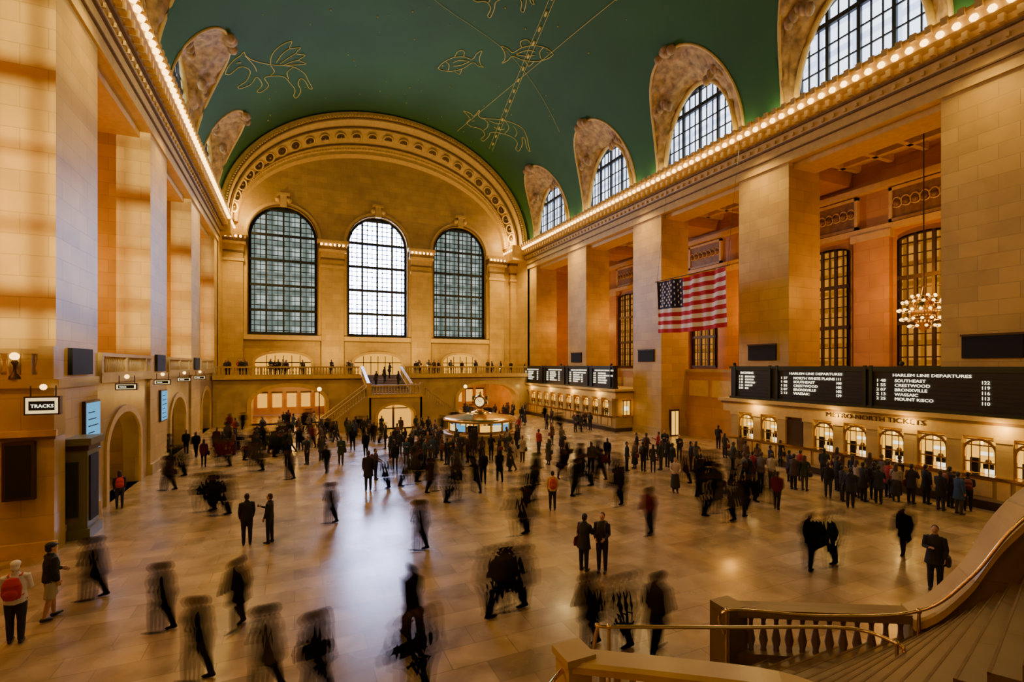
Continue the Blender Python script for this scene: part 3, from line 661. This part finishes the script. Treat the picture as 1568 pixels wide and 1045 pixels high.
for i in range(1,13):
    c=p.lerp(q,i/13); mb.lathe(c.x,c.y,[(.07,1.55),(.05,1.62),(.095,1.8),(.05,2.02),(.045,2.12),(.07,2.2),(.07,2.28)],'marble',8)
parapet(mb,[Vector((v.x,v.y,1.6)) for v in FG],.36,0,'marble',.14)
mb.box(3.32,3.68,5.62,5.98,0,2.32,'marble'); mb.box(3.28,3.72,5.58,6.02,2.3,2.4,'marble')
v=FG[10]; mb.box(v.x-.2,v.x+.2,v.y-.2,v.y+.2,1.5,2.35,'marble'); v=FG[-1]; mb.box(v.x-.2,v.x+.2,v.y-.2,v.y+.2,0,2.1,'marble'); mb.obj('stair_balustrade')
def handrail(pts,posts,name='brass_handrail',r=.03):
    mb=MB(); s=sm(pts,8); mb.tube(s,r,'brass',8)
    for i,zb in posts:
        p=Vector(pts[i]); mb.tube([p,(p.x,p.y,zb)],.028,'brass',8); mb.sphere(p,.05,'brass',8,5)
    mb.obj(name)
handrail([(4.55,6.95,1.35),(4.6,6.85,1.95),(4.7,6.68,2.02),(6.5,5.9,2.0),(8.25,5.1,2.0),(8.5,4.5,2.0),(8.5,4.4,1.9)],[(2,0.3),(5,1.4)])
handrail([(7.6,7.0,1.1),(7.65,6.98,1.55),(9.0,6.0,1.62),(10.1,5.0,1.95),(10.55,4.45,2.7),(10.9,4.05,3.6),(11.4,3.6,4.3),(12.1,2.9,4.85)],[(1,.2),(3,.7)])
handrail([(2.6,5.15,1.0),(2.65,5.25,1.8),(2.95,5.55,2.12),(3.35,5.8,2.18)],[(2,0)])
mb=MB(); mb.box(-7.6,29.7,YN,-1.5,4.2,4.65,'marble'); mb.obj('near_balcony')
# ------------------------------------------------------------------ people
def cloth(name,cols,rough=.85,alpha=1.0):
    m,nt,N,L,b=newmat(name); oi=N.new('ShaderNodeObjectInfo'); r=N.new('ShaderNodeValToRGB'); r.color_ramp.interpolation='CONSTANT'
    el=r.color_ramp.elements; n=len(cols)
    for i,c in enumerate(cols):
        e=el[i] if i<2 else el.new(i/n)
        e.position=i/n; e.color=(*c,1)
    L.new(oi.outputs['Random'],r.inputs['Fac']); L.new(r.outputs['Color'],b.inputs['Base Color']); b.inputs['Roughness'].default_value=rough
    if alpha<1:
        # thin, veil-like coverage: denser where the surface is square on, so the trail has soft edges
        b.inputs['Specular IOR Level'].default_value=.1
        lw=N.new('ShaderNodeLayerWeight'); lw.inputs['Blend'].default_value=.5
        s=N.new('ShaderNodeMath'); s.operation='SUBTRACT'; s.inputs[0].default_value=1; L.new(lw.outputs['Facing'],s.inputs[1])
        p=N.new('ShaderNodeMath'); p.operation='POWER'; p.inputs[1].default_value=1.1; L.new(s.outputs[0],p.inputs[0])
        q=N.new('ShaderNodeMath'); q.operation='MULTIPLY'; q.inputs[1].default_value=alpha; L.new(p.outputs[0],q.inputs[0])
        L.new(q.outputs[0],b.inputs['Alpha'])
    else:
        tc=N.new('ShaderNodeTexCoord'); n2=N.new('ShaderNodeTexNoise'); n2.inputs['Scale'].default_value=14; L.new(tc.outputs['Object'],n2.inputs['Vector'])
        bp=N.new('ShaderNodeBump'); bp.inputs['Strength'].default_value=.4; bp.inputs['Distance'].default_value=.03; L.new(n2.outputs['Fac'],bp.inputs['Height']); L.new(bp.outputs['Normal'],b.inputs['Normal'])
    return m
TOPS=[(.006,.006,.007),(.012,.016,.03),(.03,.026,.024),(.008,.008,.009),(.05,.03,.018),(.008,.016,.04),(.012,.012,.012),(.28,.02,.02),(.008,.007,.007),(.12,.10,.09),(.02,.035,.02),(.34,.29,.22),(.02,.05,.11),(.012,.01,.012),(.10,.055,.025),(.02,.02,.022)]
TOPG=[(.008,.008,.009),(.014,.016,.028),(.03,.024,.02),(.01,.01,.011),(.05,.03,.02),(.010,.014,.03),(.016,.016,.016),(.16,.015,.015),(.010,.009,.009),(.09,.08,.07),(.02,.03,.02),(.012,.012,.013)]
PANTS=[(.008,.009,.018),(.006,.006,.006),(.015,.022,.05),(.04,.034,.026),(.008,.008,.008)]
SKINS=[(.45,.24,.14),(.5,.3,.2),(.16,.08,.045),(.4,.22,.13)]
HAIRS=[(.010,.007,.005),(.02,.01,.006),(.06,.03,.012),(.008,.008,.008),(.10,.09,.08)]
def pmats(al,suf):
    return [cloth('skin'+suf,SKINS if al==1 else [(.16,.08,.045),(.2,.12,.07)],.55,al),cloth('hair'+suf,HAIRS[:4],.6,al),cloth('jacket'+suf,TOPS if al==1 else TOPG,.85,al),cloth('trousers'+suf,PANTS,.85,al),cloth('shoes'+suf,[(.008,.007,.006),(.02,.012,.008)],.4,al),cloth('bag'+suf,[(.015,.012,.01),(.05,.02,.01),(.02,.02,.03),(.12,.015,.015)],.6,al)]
PM=pmats(1,''); PG=pmats(.34,'_motion'); PG2=pmats(.20,'_fast_motion')
def ptube(bm,pts,rad,mi,seg=12,side=None):
    pts=[Vector(p) for p in pts]; rings=[]; n=len(pts)
    for i,p in enumerate(pts):
        d=(pts[min(i+1,n-1)]-pts[max(i-1,0)]).normalized()
        s=Vector(side) if side else Vector((1,0,0))
        if abs(s.dot(d))>.9: s=Vector((0,1,0))
        s=(s-d*s.dot(d)).normalized(); f=d.cross(s)
        rx,ry=rad[i] if isinstance(rad[i],tuple) else (rad[i],rad[i])
        rings.append([bm.verts.new(p+s*rx*math.cos(2*math.pi*j/seg)+f*ry*math.sin(2*math.pi*j/seg)) for j in range(seg)])
    fs=[]
    for a in range(n-1):
        for j in range(seg):
            k=(j+1)%seg; fs.append(bm.faces.new((rings[a][j],rings[a][k],rings[a+1][k],rings[a+1][j])))
    for ri,sg in ((0,-1),(n-1,1)):
        d=(pts[1]-pts[0]).normalized() if ri==0 else (pts[-1]-pts[-2]).normalized()
        r=rad[ri]; r=min(r) if isinstance(r,tuple) else r
        v=bm.verts.new(pts[ri]+d*sg*r*.55)
        for j in range(seg):
            k=(j+1)%seg; a,b=(rings[ri][k],rings[ri][j]) if ri==0 else (rings[ri][j],rings[ri][k])
            fs.append(bm.faces.new((a,b,v)))
    for f in fs: f.material_index=mi; f.smooth=True
def pell(bm,c,r,mi,rot=None,seg=12):
    mt=Matrix.Translation(c)@(rot or Matrix.Identity(4))@Matrix.Diagonal((*r,1))
    g=bmesh.ops.create_uvsphere(bm,u_segments=seg,v_segments=8,radius=1,matrix=mt)
    for v in g['verts']:
        for f in v.link_faces: f.material_index=mi; f.smooth=True
def leg(bm,s,hp,kb,pm,coatmi=None,short=False,w=1):
    H=Vector((s*.088,0,.90)); hp,kb=math.radians(hp),math.radians(kb)
    K=H+.43*Vector((s*.02,math.sin(hp),-math.cos(hp))); Aa=K+.41*Vector((0,math.sin(hp-kb),-math.cos(hp-kb)))
    if short:
        ptube(bm,[H,H.lerp(K,.5),K+Vector((0,0,.02))],[.10*w,.10*w,.098*w],pm); ptube(bm,[K,K.lerp(Aa,.35),Aa],[.055,.058,.036],0)
    else:
        ptube(bm,[H+Vector((0,0,.03)),H.lerp(K,.5),K,K.lerp(Aa,.35),Aa],[.098*w,.086*w,.066*w,.064*w,.05*w],pm)
    ft=max(-.2,min(.5,(hp-kb)*.7)); u=Vector((0,math.cos(ft),math.sin(ft))); dn=Vector((0,math.sin(ft),-math.cos(ft)))
    if kb>.25 and hp<0: u=Vector((0,.75,-.66)); dn=Vector((0,-.66,-.75))
    b=Aa+dn*.035
    ptube(bm,[b-u*.06,b,b+u*.09,b+u*.165],[(.036,.04),(.042,.05),(.046,.038),(.036,.024)],4)
    return Aa
def arm(bm,s,sp,ab,eb,inw,mi,w=1):
    sp,ab,eb,inw=[math.radians(v) for v in (sp,ab,eb,inw)]
    S=Vector((s*.178,0,1.405)); E=S+.285*Vector((s*math.sin(ab),math.sin(sp)*math.cos(ab),-math.cos(sp)*math.cos(ab)))
    W=E+.25*Vector((-s*math.sin(inw),math.sin(sp+eb)*math.cos(inw),-math.cos(sp+eb)*math.cos(inw)))
    ptube(bm,[S-Vector((s*.05,0,-.01)),S,S.lerp(E,.5),E,E.lerp(W,.4),W],[.05*w,.064*w,.056*w,.047*w,.045*w,.034*w],mi,10)
    return E,W
def hand(bm,E,W,s,curl=.5):
    d=(W-E).normalized(); w=Vector((0,1,0)); 
    if abs(w.dot(d))>.8: w=Vector((0,0,1))
    w=(w-d*w.dot(d)).normalized(); n=d.cross(w).normalized()
    if n.x*s>0: n=-n
    ptube(bm,[W-d*.02,W+d*.03,W+d*.085],[(.024,.02),(.036,.017),(.038,.014)],0,8,side=w)
    for i,l in enumerate((.068,.076,.07,.055)):
        o=W+d*.085+w*(.027-.018*i); p1=o+(d+n*curl*.4).normalized()*l*.42; p2=p1+(d+n*curl*1.2).normalized()*l*.33; p3=p2+(d+n*curl*2).normalized()*l*.25
        ptube(bm,[o-d*.01,p1,p2,p3],[.0092,.0088,.008,.0066],0,6)
    o=W+d*.02+w*.03; ptube(bm,[o,o+(d*.7+w*.7).normalized()*.035,o+(d*.9+w*.4+n*.2).normalized()*.065],[.012,.0105,.008],0,6)
def bodymesh(name,cfg,mats=None):
    g=cfg.get; bm=bmesh.new(); w=g('w',1.0)
    L=g('legs',((0,0),(0,0))); 
    leg(bm,-1,L[0][0],L[0][1],3,short=g('shorts',False),w=w); leg(bm,1,L[1][0],L[1][1],3,short=g('shorts',False),w=w)
    sw=g('sh',1.0)
    ptube(bm,[(0,0,.84),(0,0,.9),(0,0,1.0)],[(.13*w,.1*w),(.165*w,.122*w),(.155*w,.115*w)],3,16)
    hem=g('hem',.86)
    pts=[];rad=[]
    if hem<.8: pts+=[(0,0,hem),(0,0,(hem+.95)/2)]; rad+=[(.215*w,.175*w),(.195*w,.15*w)]
    else: pts+=[(0,0,hem)]; rad+=[(.178*w,.135*w)]
    pts+=[(0,0,.97),(0,0,1.10),(0,.008,1.24),(0,.004,1.34),(0,0,1.42),(0,-.004,1.465)]
    rad+=[(.175*w,.13*w),(.158*w,.118*w),(.176*w*sw,.13*w),(.185*sw,.122),(.165*sw,.095),(.075,.068)]
    ptube(bm,pts,rad,2,16)
    ptube(bm,[(0,-.01,1.42),(0,.0,1.48),(0,.008,1.55)],[.06,.054,.056],0,12)
    ptube(bm,[(0,-.008,1.455),(0,-.004,1.5)],[(.08,.075),(.068,.066)],2,12)
    pell(bm,(0,.012,1.625),(.073,.092,.108),0); pell(bm,(0,.042,1.558),(.05,.055,.045),0); 
    ptube(bm,[(0,.094,1.64),(0,.112,1.605),(0,.1,1.592)],[.009,.014,.011],0,6)
    for s in (-1,1): pell(bm,(s*.075,.0,1.615),(.012,.02,.032),0,seg=8)
    pell(bm,(0,-.016,1.652),(.083,.093,.098),1); pell(bm,(0,-.04,1.60),(.076,.068,.075),1)
    if g('long'): ptube(bm,[(0,-.045,1.64),(0,-.07,1.54),(0,-.085,1.42),(0,-.085,1.34)],[(.078,.06),(.085,.05),(.08,.035),(.05,.02)],1,12)
    if g('cap'): pell(bm,(0,-.008,1.675),(.092,.105,.078),1); ptube(bm,[(0,.07,1.68),(0,.15,1.668)],[(.07,.012),(.05,.01)],1,10)
    if g('skirt'): ptube(bm,[(0,0,g('skirt')),(0,0,.8),(0,0,1.0)],[(.24,.2),(.2,.16),(.15,.12)],3,16)
    Ar=g('arms',((5,9,12,6),(5,9,12,6)))
    aw=g('aw',1.0)*w
    hs=[(arm(bm,s,*a,2,aw),s) for s,a in zip((-1,1),Ar)]
    if g('pack'):
        pell(bm,(0,-.22,1.2),(.165,.115,.24),5,seg=14); ptube(bm,[(0,-.2,1.0),(0,-.24,1.12),(0,-.24,1.3),(0,-.2,1.42)],[(.14,.07),(.165,.1),(.155,.095),(.11,.06)],5,14)
        pell(bm,(0,-.33,1.12),(.12,.05,.1),5)
        for s in (-1,1): ptube(bm,[(s*.1,-.1,1.44),(s*.105,.05,1.455),(s*.11,.125,1.33),(s*.13,.1,1.12),(s*.14,-.1,1.02)],[(.022,.012)]*5,5,6)
    if g('bag'):
        s=g('bag'); ptube(bm,[(s*.27,.02,.72),(s*.275,.02,.85),(s*.27,.02,.98)],[(.055,.17),(.06,.17),(.035,.15)],5,14)
        ptube(bm,[(s*.25,.02,.95),(s*.22,.03,1.2),(s*.14,.02,1.46),(s*.1,-.08,1.44),(s*.22,-.09,1.15),(s*.25,-.02,.95)],[.014]*6,5,6)
    bmesh.ops.recalc_face_normals(bm,faces=bm.faces)
    bvh=BVHTree.FromBMesh(bm); bm.faces.ensure_lookup_table(); mids=[f.material_index for f in bm.faces]
    me=D.meshes.new('tmp'); bm.to_mesh(me); bm.free(); o=D.objects.new('tmp',me); COL.objects.link(o)
    r=o.modifiers.new('r','REMESH'); r.mode='VOXEL'; r.voxel_size=g('vox',.016); r.use_smooth_shade=True
    s=o.modifiers.new('s','SMOOTH'); s.factor=.5; s.iterations=2
    dg=bpy.context.evaluated_depsgraph_get(); out=D.meshes.new_from_object(o.evaluated_get(dg)); D.objects.remove(o)
    b2=bmesh.new(); b2.from_mesh(out)
    for f in b2.faces:
        h=bvh.find_nearest(f.calc_center_median()); f.material_index=mids[h[2]] if h[2] is not None else 2; f.smooth=True
    if not g('soft'):
        for (E,W),s in hs: hand(b2,E,W,s,g('curl',.5))
        for s in (-1,1): pell(b2,(s*.031,.096,1.628),(.012,.007,.007),4,seg=6)
        pell(b2,(0,.097,1.568),(.022,.006,.005),5,seg=6)
    if g('phone'):
        (E,W),s=hs[1]; d=(W-E).normalized(); c=W+d*.1+Vector((-.02,0,.02)); pell(b2,c,(.035,.01,.065),4,seg=8)
    zmin=min(v.co.z for v in b2.verts)
    ln=g('lean',0)
    for v in b2.verts:
        v.co.z-=zmin
        if ln and v.co.z>.85: 
            k=v.co.z-.85; v.co.y+=k*math.sin(ln); v.co.z=.85+k*math.cos(ln)
    out2=D.meshes.new(name); b2.to_mesh(out2); b2.free(); D.meshes.remove(out)
    for m in (mats or PM): out2.materials.append(m)
    return out2
ST={}
ST['a']=bodymesh('person_a',dict(w=1.05,legs=((2,2),(-2,0))))
ST['b']=bodymesh('person_b',dict(w=1.05,hem=.62,legs=((0,0),(3,3)),arms=((8,8,20,8),(2,10,10,4)),aw=1.1))
ST['c']=bodymesh('person_c',dict(legs=((3,4),(-3,0)),arms=((6,8,15,8),(28,8,85,25)),phone=True))
ST['d']=bodymesh('person_d',dict(w=1.03,pack=True,arms=((10,8,60,20),(10,8,55,20))))
ST['e']=bodymesh('person_e',dict(w=.92,sh=.9,long=True,hem=.74,bag=1,arms=((4,7,12,6),(20,12,60,20)),aw=.9))
ST['f']=bodymesh('person_f',dict(w=.92,sh=.92,long=True,skirt=.3,hem=.8,bag=-1,arms=((10,9,70,20),(4,7,12,6)),aw=.92))
ST['g']=bodymesh('person_g',dict(w=1.1,hem=.7,bag=-1,arms=((5,12,15,4),(25,8,80,35)),lean=.06))
WKC=[dict(w=1.03,legs=((20,4),(-20,14)),arms=((-22,8,10,6),(20,8,22,6)),lean=.05),
     dict(w=1.03,legs=((8,18),(-4,2)),arms=((-6,8,12,6),(8,8,16,6)),lean=.05),
     dict(w=1.05,hem=.64,legs=((-21,16),(22,4)),arms=((20,8,20,6),(-20,8,10,6)),lean=.05,aw=1.08),
     dict(w=.93,sh=.92,long=True,hem=.78,bag=1,legs=((17,4),(-17,14)),arms=((-16,8,14,6),(16,10,40,15)),lean=.04,aw=.92),
     dict(w=1.04,pack=True,legs=((-18,14),(18,4)),arms=((18,8,20,6),(-18,8,10,6)),lean=.07)]
WK=[bodymesh('walker_%d'%i,c) for i,c in enumerate(WKC)]
# soft low-detail phases of a stride, blended into a motion trail
def phase(base,p):
    c=dict(base); a=math.sin(p)*17; c['legs']=((a,6),(-a,6)); c['arms']=((-a*.8,8,14,6),(a*.8,8,14,6)); c['soft']=True; c['vox']=.026; return c
def ghost(name,base,span,n,mats,st,p0,dp):
    bm=bmesh.new()
    for i in range(n):
        u=(i/(n-1)*2-1); off=span*u
        me=bodymesh('ph',phase(base,p0+u*dp))
        k=len(bm.verts); bm.from_mesh(me); bm.verts.ensure_lookup_table()
        for v in bm.verts[k:]:
            up=min(1,v.co.z/1.0)     # feet hold their ground, the body smears
            v.co.y=v.co.y*(1+(st-1)*(.35+.65*up))+off*(.45+.55*up)
        D.meshes.remove(me)
    out=D.meshes.new(name); bm.to_mesh(out); bm.free()
    for m in mats: out.materials.append(m)
    return out
GB=[dict(w=1.05,lean=.05),dict(w=1.05,hem=.64,lean=.05,aw=1.08),dict(w=.93,sh=.92,long=True,hem=.78,bag=1,lean=.04,aw=.92),dict(w=1.04,pack=True,lean=.07)]
GH=[ghost('moving_%d'%i,b,.17,5,PG,1.5,.5+.2*i,.35) for i,b in enumerate(GB)]
GF=[ghost('fast_%d'%i,b,.40,6,PG2,2.4,.5,.5) for i,b in enumerate(GB[:3])]
def put(me,x,y,head,name,z=0,s=None):
    o=D.objects.new(name,me); COL.objects.link(o); o.location=(x,y,z); o.rotation_euler=(0,0,head); s=s or random.uniform(.94,1.04); o.scale=(s,s,s); return o
TH=math.atan(333/750); F=750.
def survey(px,py):
    """bearing / depression measured in the photo -> position on the concourse floor"""
    d=CAMZ*F/(py-560); l=(px-784)/F*d
    return (l*math.cos(TH)+d*math.sin(TH), d*math.cos(TH)-l*math.sin(TH))
R90=math.pi/2
def P_(me,px,py,head,name,s=None):
    x,y=survey(px,py); return put(me,x,y,head,name,0,s)
def fixed(base,**kw):
    out=list(PM)
    idx=dict(skin=0,hair=1,top=2,pants=3,shoes=4,bag=5)
    for k,c in kw.items(): out[idx[k]]=plain(base+'_'+k,c,.8,bump=.2,bscale=30)
    return out
m=bodymesh('tourist',dict(w=1.1,pack=True,cap=True,vox=.012,arms=((10,10,65,25),(10,10,65,25)),legs=((3,2),(-3,2))),fixed('tourist',top=(.6,.58,.5),bag=(.40,.015,.015),pants=(.012,.012,.02),hair=(.7,.67,.6)))
P_(m,24,985,.1,'man_with_red_backpack',1.06)
m=bodymesh('shortsman',dict(w=1.15,shorts=True,cap=True,vox=.012,arms=((8,10,60,30),(-4,14,20,5)),legs=((8,4),(-8,6))),fixed('shortsman',top=(.010,.010,.012),pants=(.35,.31,.2),hair=(.012,.012,.02)))
P_(m,78,948,-.9,'man_in_shorts',1.08)
m=bodymesh('yb',dict(w=1,pack=True),fixed('yb',top=(.6,.36,.03),bag=(.4,.05,.02),pants=(.01,.01,.02)))
P_(m,846,782,-.4,'person_with_backpack',.98)
m=bodymesh('wc',dict(w=.98,sh=.92,long=True,hem=.5,skirt=.25,arms=((10,9,60,20),(10,9,60,20))),fixed('wc',top=(.48,.38,.34),pants=(.02,.02,.02),bag=(.4,.03,.03)))
P_(m,1034,755,2.6,'woman_in_long_coat',1)
m=bodymesh('rk',dict(w=.95,long=True,pack=True),fixed('rk',top=(.03,.02,.03),bag=(.5,.03,.02)))
P_(m,183,779,.3,'person_with_backpack',.95)
dk=fixed('dark_suit',top=(.008,.008,.010),pants=(.007,.007,.010))
def dark_copy(me): 
    c=me.copy()
    for i,mm in enumerate(dk): c.materials[i]=mm
    return c
for k,px,py,h,s in (('a',378,835,.2,1.03),('c',413,832,1.2,1.0),('g',894,875,-1.2,1.0),('d',922,877,2.3,1.04),('b',564,752,.1,1.15),('g',1432,905,1.9,1.05)):
    P_(dark_copy(ST[k]),px,py,h,'standing_commuter',s)
for k,px,py,h in ((2,785,720,.3),(0,700,722,1.2),(3,1140,742,.5)): P_(WK[k],px,py,h,'walking_commuter')
for k,px,py,h in ((1,145,918,1.7),(0,250,968,1.4),(1,365,962,2.4),(0,305,1043,1.2),(1,410,1062,1.5),(2,487,1078,1.7),(1,632,978,.3),(0,645,843,1.2),
                  (1,905,992,1.5),(1,1005,1003,-1.4),(0,508,802,1.4),(0,995,820,1.7),(1,1100,765,1.3),(2,258,752,1.4),(0,445,735,1.5)):
    P_(GH[k],px,py,h,'hurrying_commuter')
for k,px,py,h in ((2,640,1068,1.9),(0,758,942,-1.4),(1,792,935,1.5),(0,955,1000,1.6),(1,1385,855,1.8),(0,1275,868,1.5),(2,1240,872,-1.3),(1,800,820,1.6),(1,1120,800,1.5),(0,1142,790,-1.5),(1,340,790,1.4),(2,318,784,1.6)):
    P_(GF[k],px,py,h,'hurrying_commuter')
ks='abcdefg'
for px,py in ((1290,768),(1312,762),(1338,765),(1360,762),(1418,772),(1455,778),(1482,783),(1378,752),(1268,762),(1209,738),(1226,737),(1146,746),(1182,749),(1058,722),(1066,720),(1134,704),(1152,742),(1306,748),(1250,712),(1320,720),(1345,728),(1100,688),(1170,705),(1245,703),
              (1282,735),(1332,745),(1398,745),(1435,760),(1262,738),(1195,715),(1215,712),(1278,718),(1110,702),(1122,720),(1350,748),(1300,730),
              (1322,768),(1345,772),(1372,768),(1395,772),(1440,782),(1468,788),(1232,752),(1215,750),(1165,745),(1282,752),(1302,778),(1160,722),(1180,728),(1142,718)):
    P_(ST[random.choice(ks)],px,py,-R90+random.uniform(-.5,.5),'queueing_commuter')
for px,py in ((960,722),(972,718),(985,722),(1000,724),(1012,720),(1022,716),(1030,722),(780,722),(800,708),(840,712),(692,705),(675,690),(640,712),(655,700),(620,690),(632,688),(645,690),(590,688),(608,682),(522,712),(470,712),(492,706),(860,690),(890,662),(752,705),(705,705),(660,682),(575,735),
              (668,702),(684,712),(650,716),(628,702),(612,696),(636,720),(598,700),(990,705),(1008,702),(975,700),(1040,705),(1018,698),(825,695),(845,682),
              (662,708),(676,706),(690,715),(700,712),(716,708),(738,708),(765,706),(780,700),(645,706),(622,712),(605,690),(652,688),(668,692)):
    P_(ST[random.choice(ks)],px,py,random.uniform(0,6.28),'standing_commuter')
for px,py in ((540,690),(560,700),(740,740),(700,735),(620,745),(860,735),(900,745),(930,712),(915,705),(660,755),(545,668),(880,760),(425,700),(400,690),(380,705),(360,690),(330,700),(300,700),(285,695),(255,705),(345,715),(430,680),(460,690),(275,730),(690,770),(950,775),(1070,760),(1190,780),(820,745),
              (605,720),(590,750),(645,738),(720,715),(730,755),(765,738),(888,725),(905,722),(920,735),(945,742),(868,712),(500,725),(440,715),(312,715),(395,722),(1050,740),(1085,735),(1125,745),(1165,770),(1085,790),(810,770)):
    P_(random.choice(GH+GF+GF),px,py,random.choice((1.5,-1.5,0.2,3.0))+random.uniform(-.4,.4),'hurrying_commuter')
cnt=0
while cnt<105:
    x=random.uniform(XL+1.5,26.5); y=random.uniform(38.5,56.5)
    if 1.8<x<16.6 and y>47.5: continue
    if math.hypot(x-13.4,y-36.4)<3.6: continue
    if random.random()<.4: put(random.choice(GH+GF),x,y,random.uniform(0,6.28),'hurrying_commuter')
    else: put(random.choice(list(ST.values())+WK),x,y,random.uniform(0,6.28),'standing_commuter')
    cnt+=1
for i in range(14):
    t=random.uniform(2.6,5.6); put(ST[random.choice(ks)],13.4+3.5*math.cos(t),36.4+3.5*math.sin(t),t+R90,'standing_commuter')
for i in range(30):
    x=random.choice((random.uniform(-7,6),random.uniform(12.5,27))); put(ST[random.choice(ks)],x,BY+random.uniform(.45,1.2),random.uniform(2.4,4),'balcony_visitor',5.2)
for x,y in ((8,54.0),(9.1,55.1),(10.2,53.1),(9.8,56.2)):
    put(ST[random.choice(ks)],x,y,random.uniform(0,6),'balcony_visitor',3.4+.164*(int((y-52)/.52)+1))
# ------------------------------------------------------------------ lights
def light(t,loc,p,col,size=.2,rot=None,sy=None,angle=150,name='lamp',blend=1):
    l=D.lights.new(name,t); l.energy=p; l.color=col
    if t=='AREA':
        l.size=size
        if sy: l.shape='RECTANGLE'; l.size_y=sy
    else: l.shadow_soft_size=size
    if t=='SPOT': l.spot_size=math.radians(angle); l.spot_blend=blend
    o=D.objects.new(name,l); COL.objects.link(o); o.location=loc
    if rot is not None: o.rotation_euler=Vector(rot).to_track_quat('-Z','Y').to_euler()
    return o
W1=(1,.64,.19); W2=(1,.42,.05)
for i,(a,b) in enumerate(PIL):
    y=(a+b)/2; k=(.1,.15,.6,.95,1,1.25,1.4)[i]
    light('SPOT',(XR-1.5,y,21.5),3700*k,W1,.4,(-.3,0,-1),name='hall_fill_spot',angle=135)  # added spots for warm hall fill, not fixtures of the cornice
    light('SPOT',(XL+1.5,y,21.5),3700*k,W1,.4,(.35,0,-1),name='hall_fill_spot',angle=135)
for y in BAY:
    light('AREA',(XR-.5,y,23.2),190,(1,.78,.30),.4,None,11,name='cornice_uplight').rotation_euler=(0,math.radians(208),0)
    light('AREA',(XL+.5,y,23.2),190,(1,.78,.30),.4,None,11,name='cornice_uplight').rotation_euler=(0,math.radians(152),0)
    light('POINT',(33.6,y+.2,11.6),680,W2,.15,name='bay_light'); light('POINT',(-11.8,y+.2,11.6),850,W2,.15,name='bay_light')
for x in (-5.4,27.0): light('POINT',(x,62.5,23.6),520,W1,.1,name='cornice_uplight')
for c in (-.5,22.3):
    for y in (60.2,64): light('POINT',(c,y,3.7),480,(1,.52,.10),.2,name='passage_light')
light('POINT',(9.2,49.8,2.3),70,(1,.5,.1),.1,name='passage_light')
for y in (30,42.5,54.6): light('POINT',(XL-2,y,3.2),70,W1,.1,name='passage_light')
for x in (0,10,20): light('SPOT',(x+4.3,58.6,5.5),3000,W1,.15,(0,.42,1),120,name='balcony_uplight')
for y in (22.8,17.6,14.1,10.6,7.1,41,46,51,56): light('POINT',(BXF-.45,y,3.55),60,(1,.62,.16),.05,name='counter_light')
S0=Vector((7.0,-50,19)); light('SPOT',S0,420000,(1,.80,.42),.3,Vector((-9.2,22.3,14.5))-S0,None,13,name='reflected_daylight',blend=.3)
w=D.worlds.new('sky'); SC.world=w; w.use_nodes=True; w.node_tree.nodes['Background'].inputs[0].default_value=(.85,.80,.70,1); w.node_tree.nodes['Background'].inputs[1].default_value=.12
# ------------------------------------------------------------------ camera
c=D.cameras.new('camera'); co=D.objects.new('camera',c); COL.objects.link(co); SC.camera=co
c.sensor_width=36; c.lens=36*F/1568; c.shift_y=37.5/1568; c.clip_end=300; c.clip_start=.05
co.location=(0,0,CAMZ); co.rotation_euler=(math.pi/2,0,-TH)
print('verts',sum(len(m.vertices) for m in D.meshes))
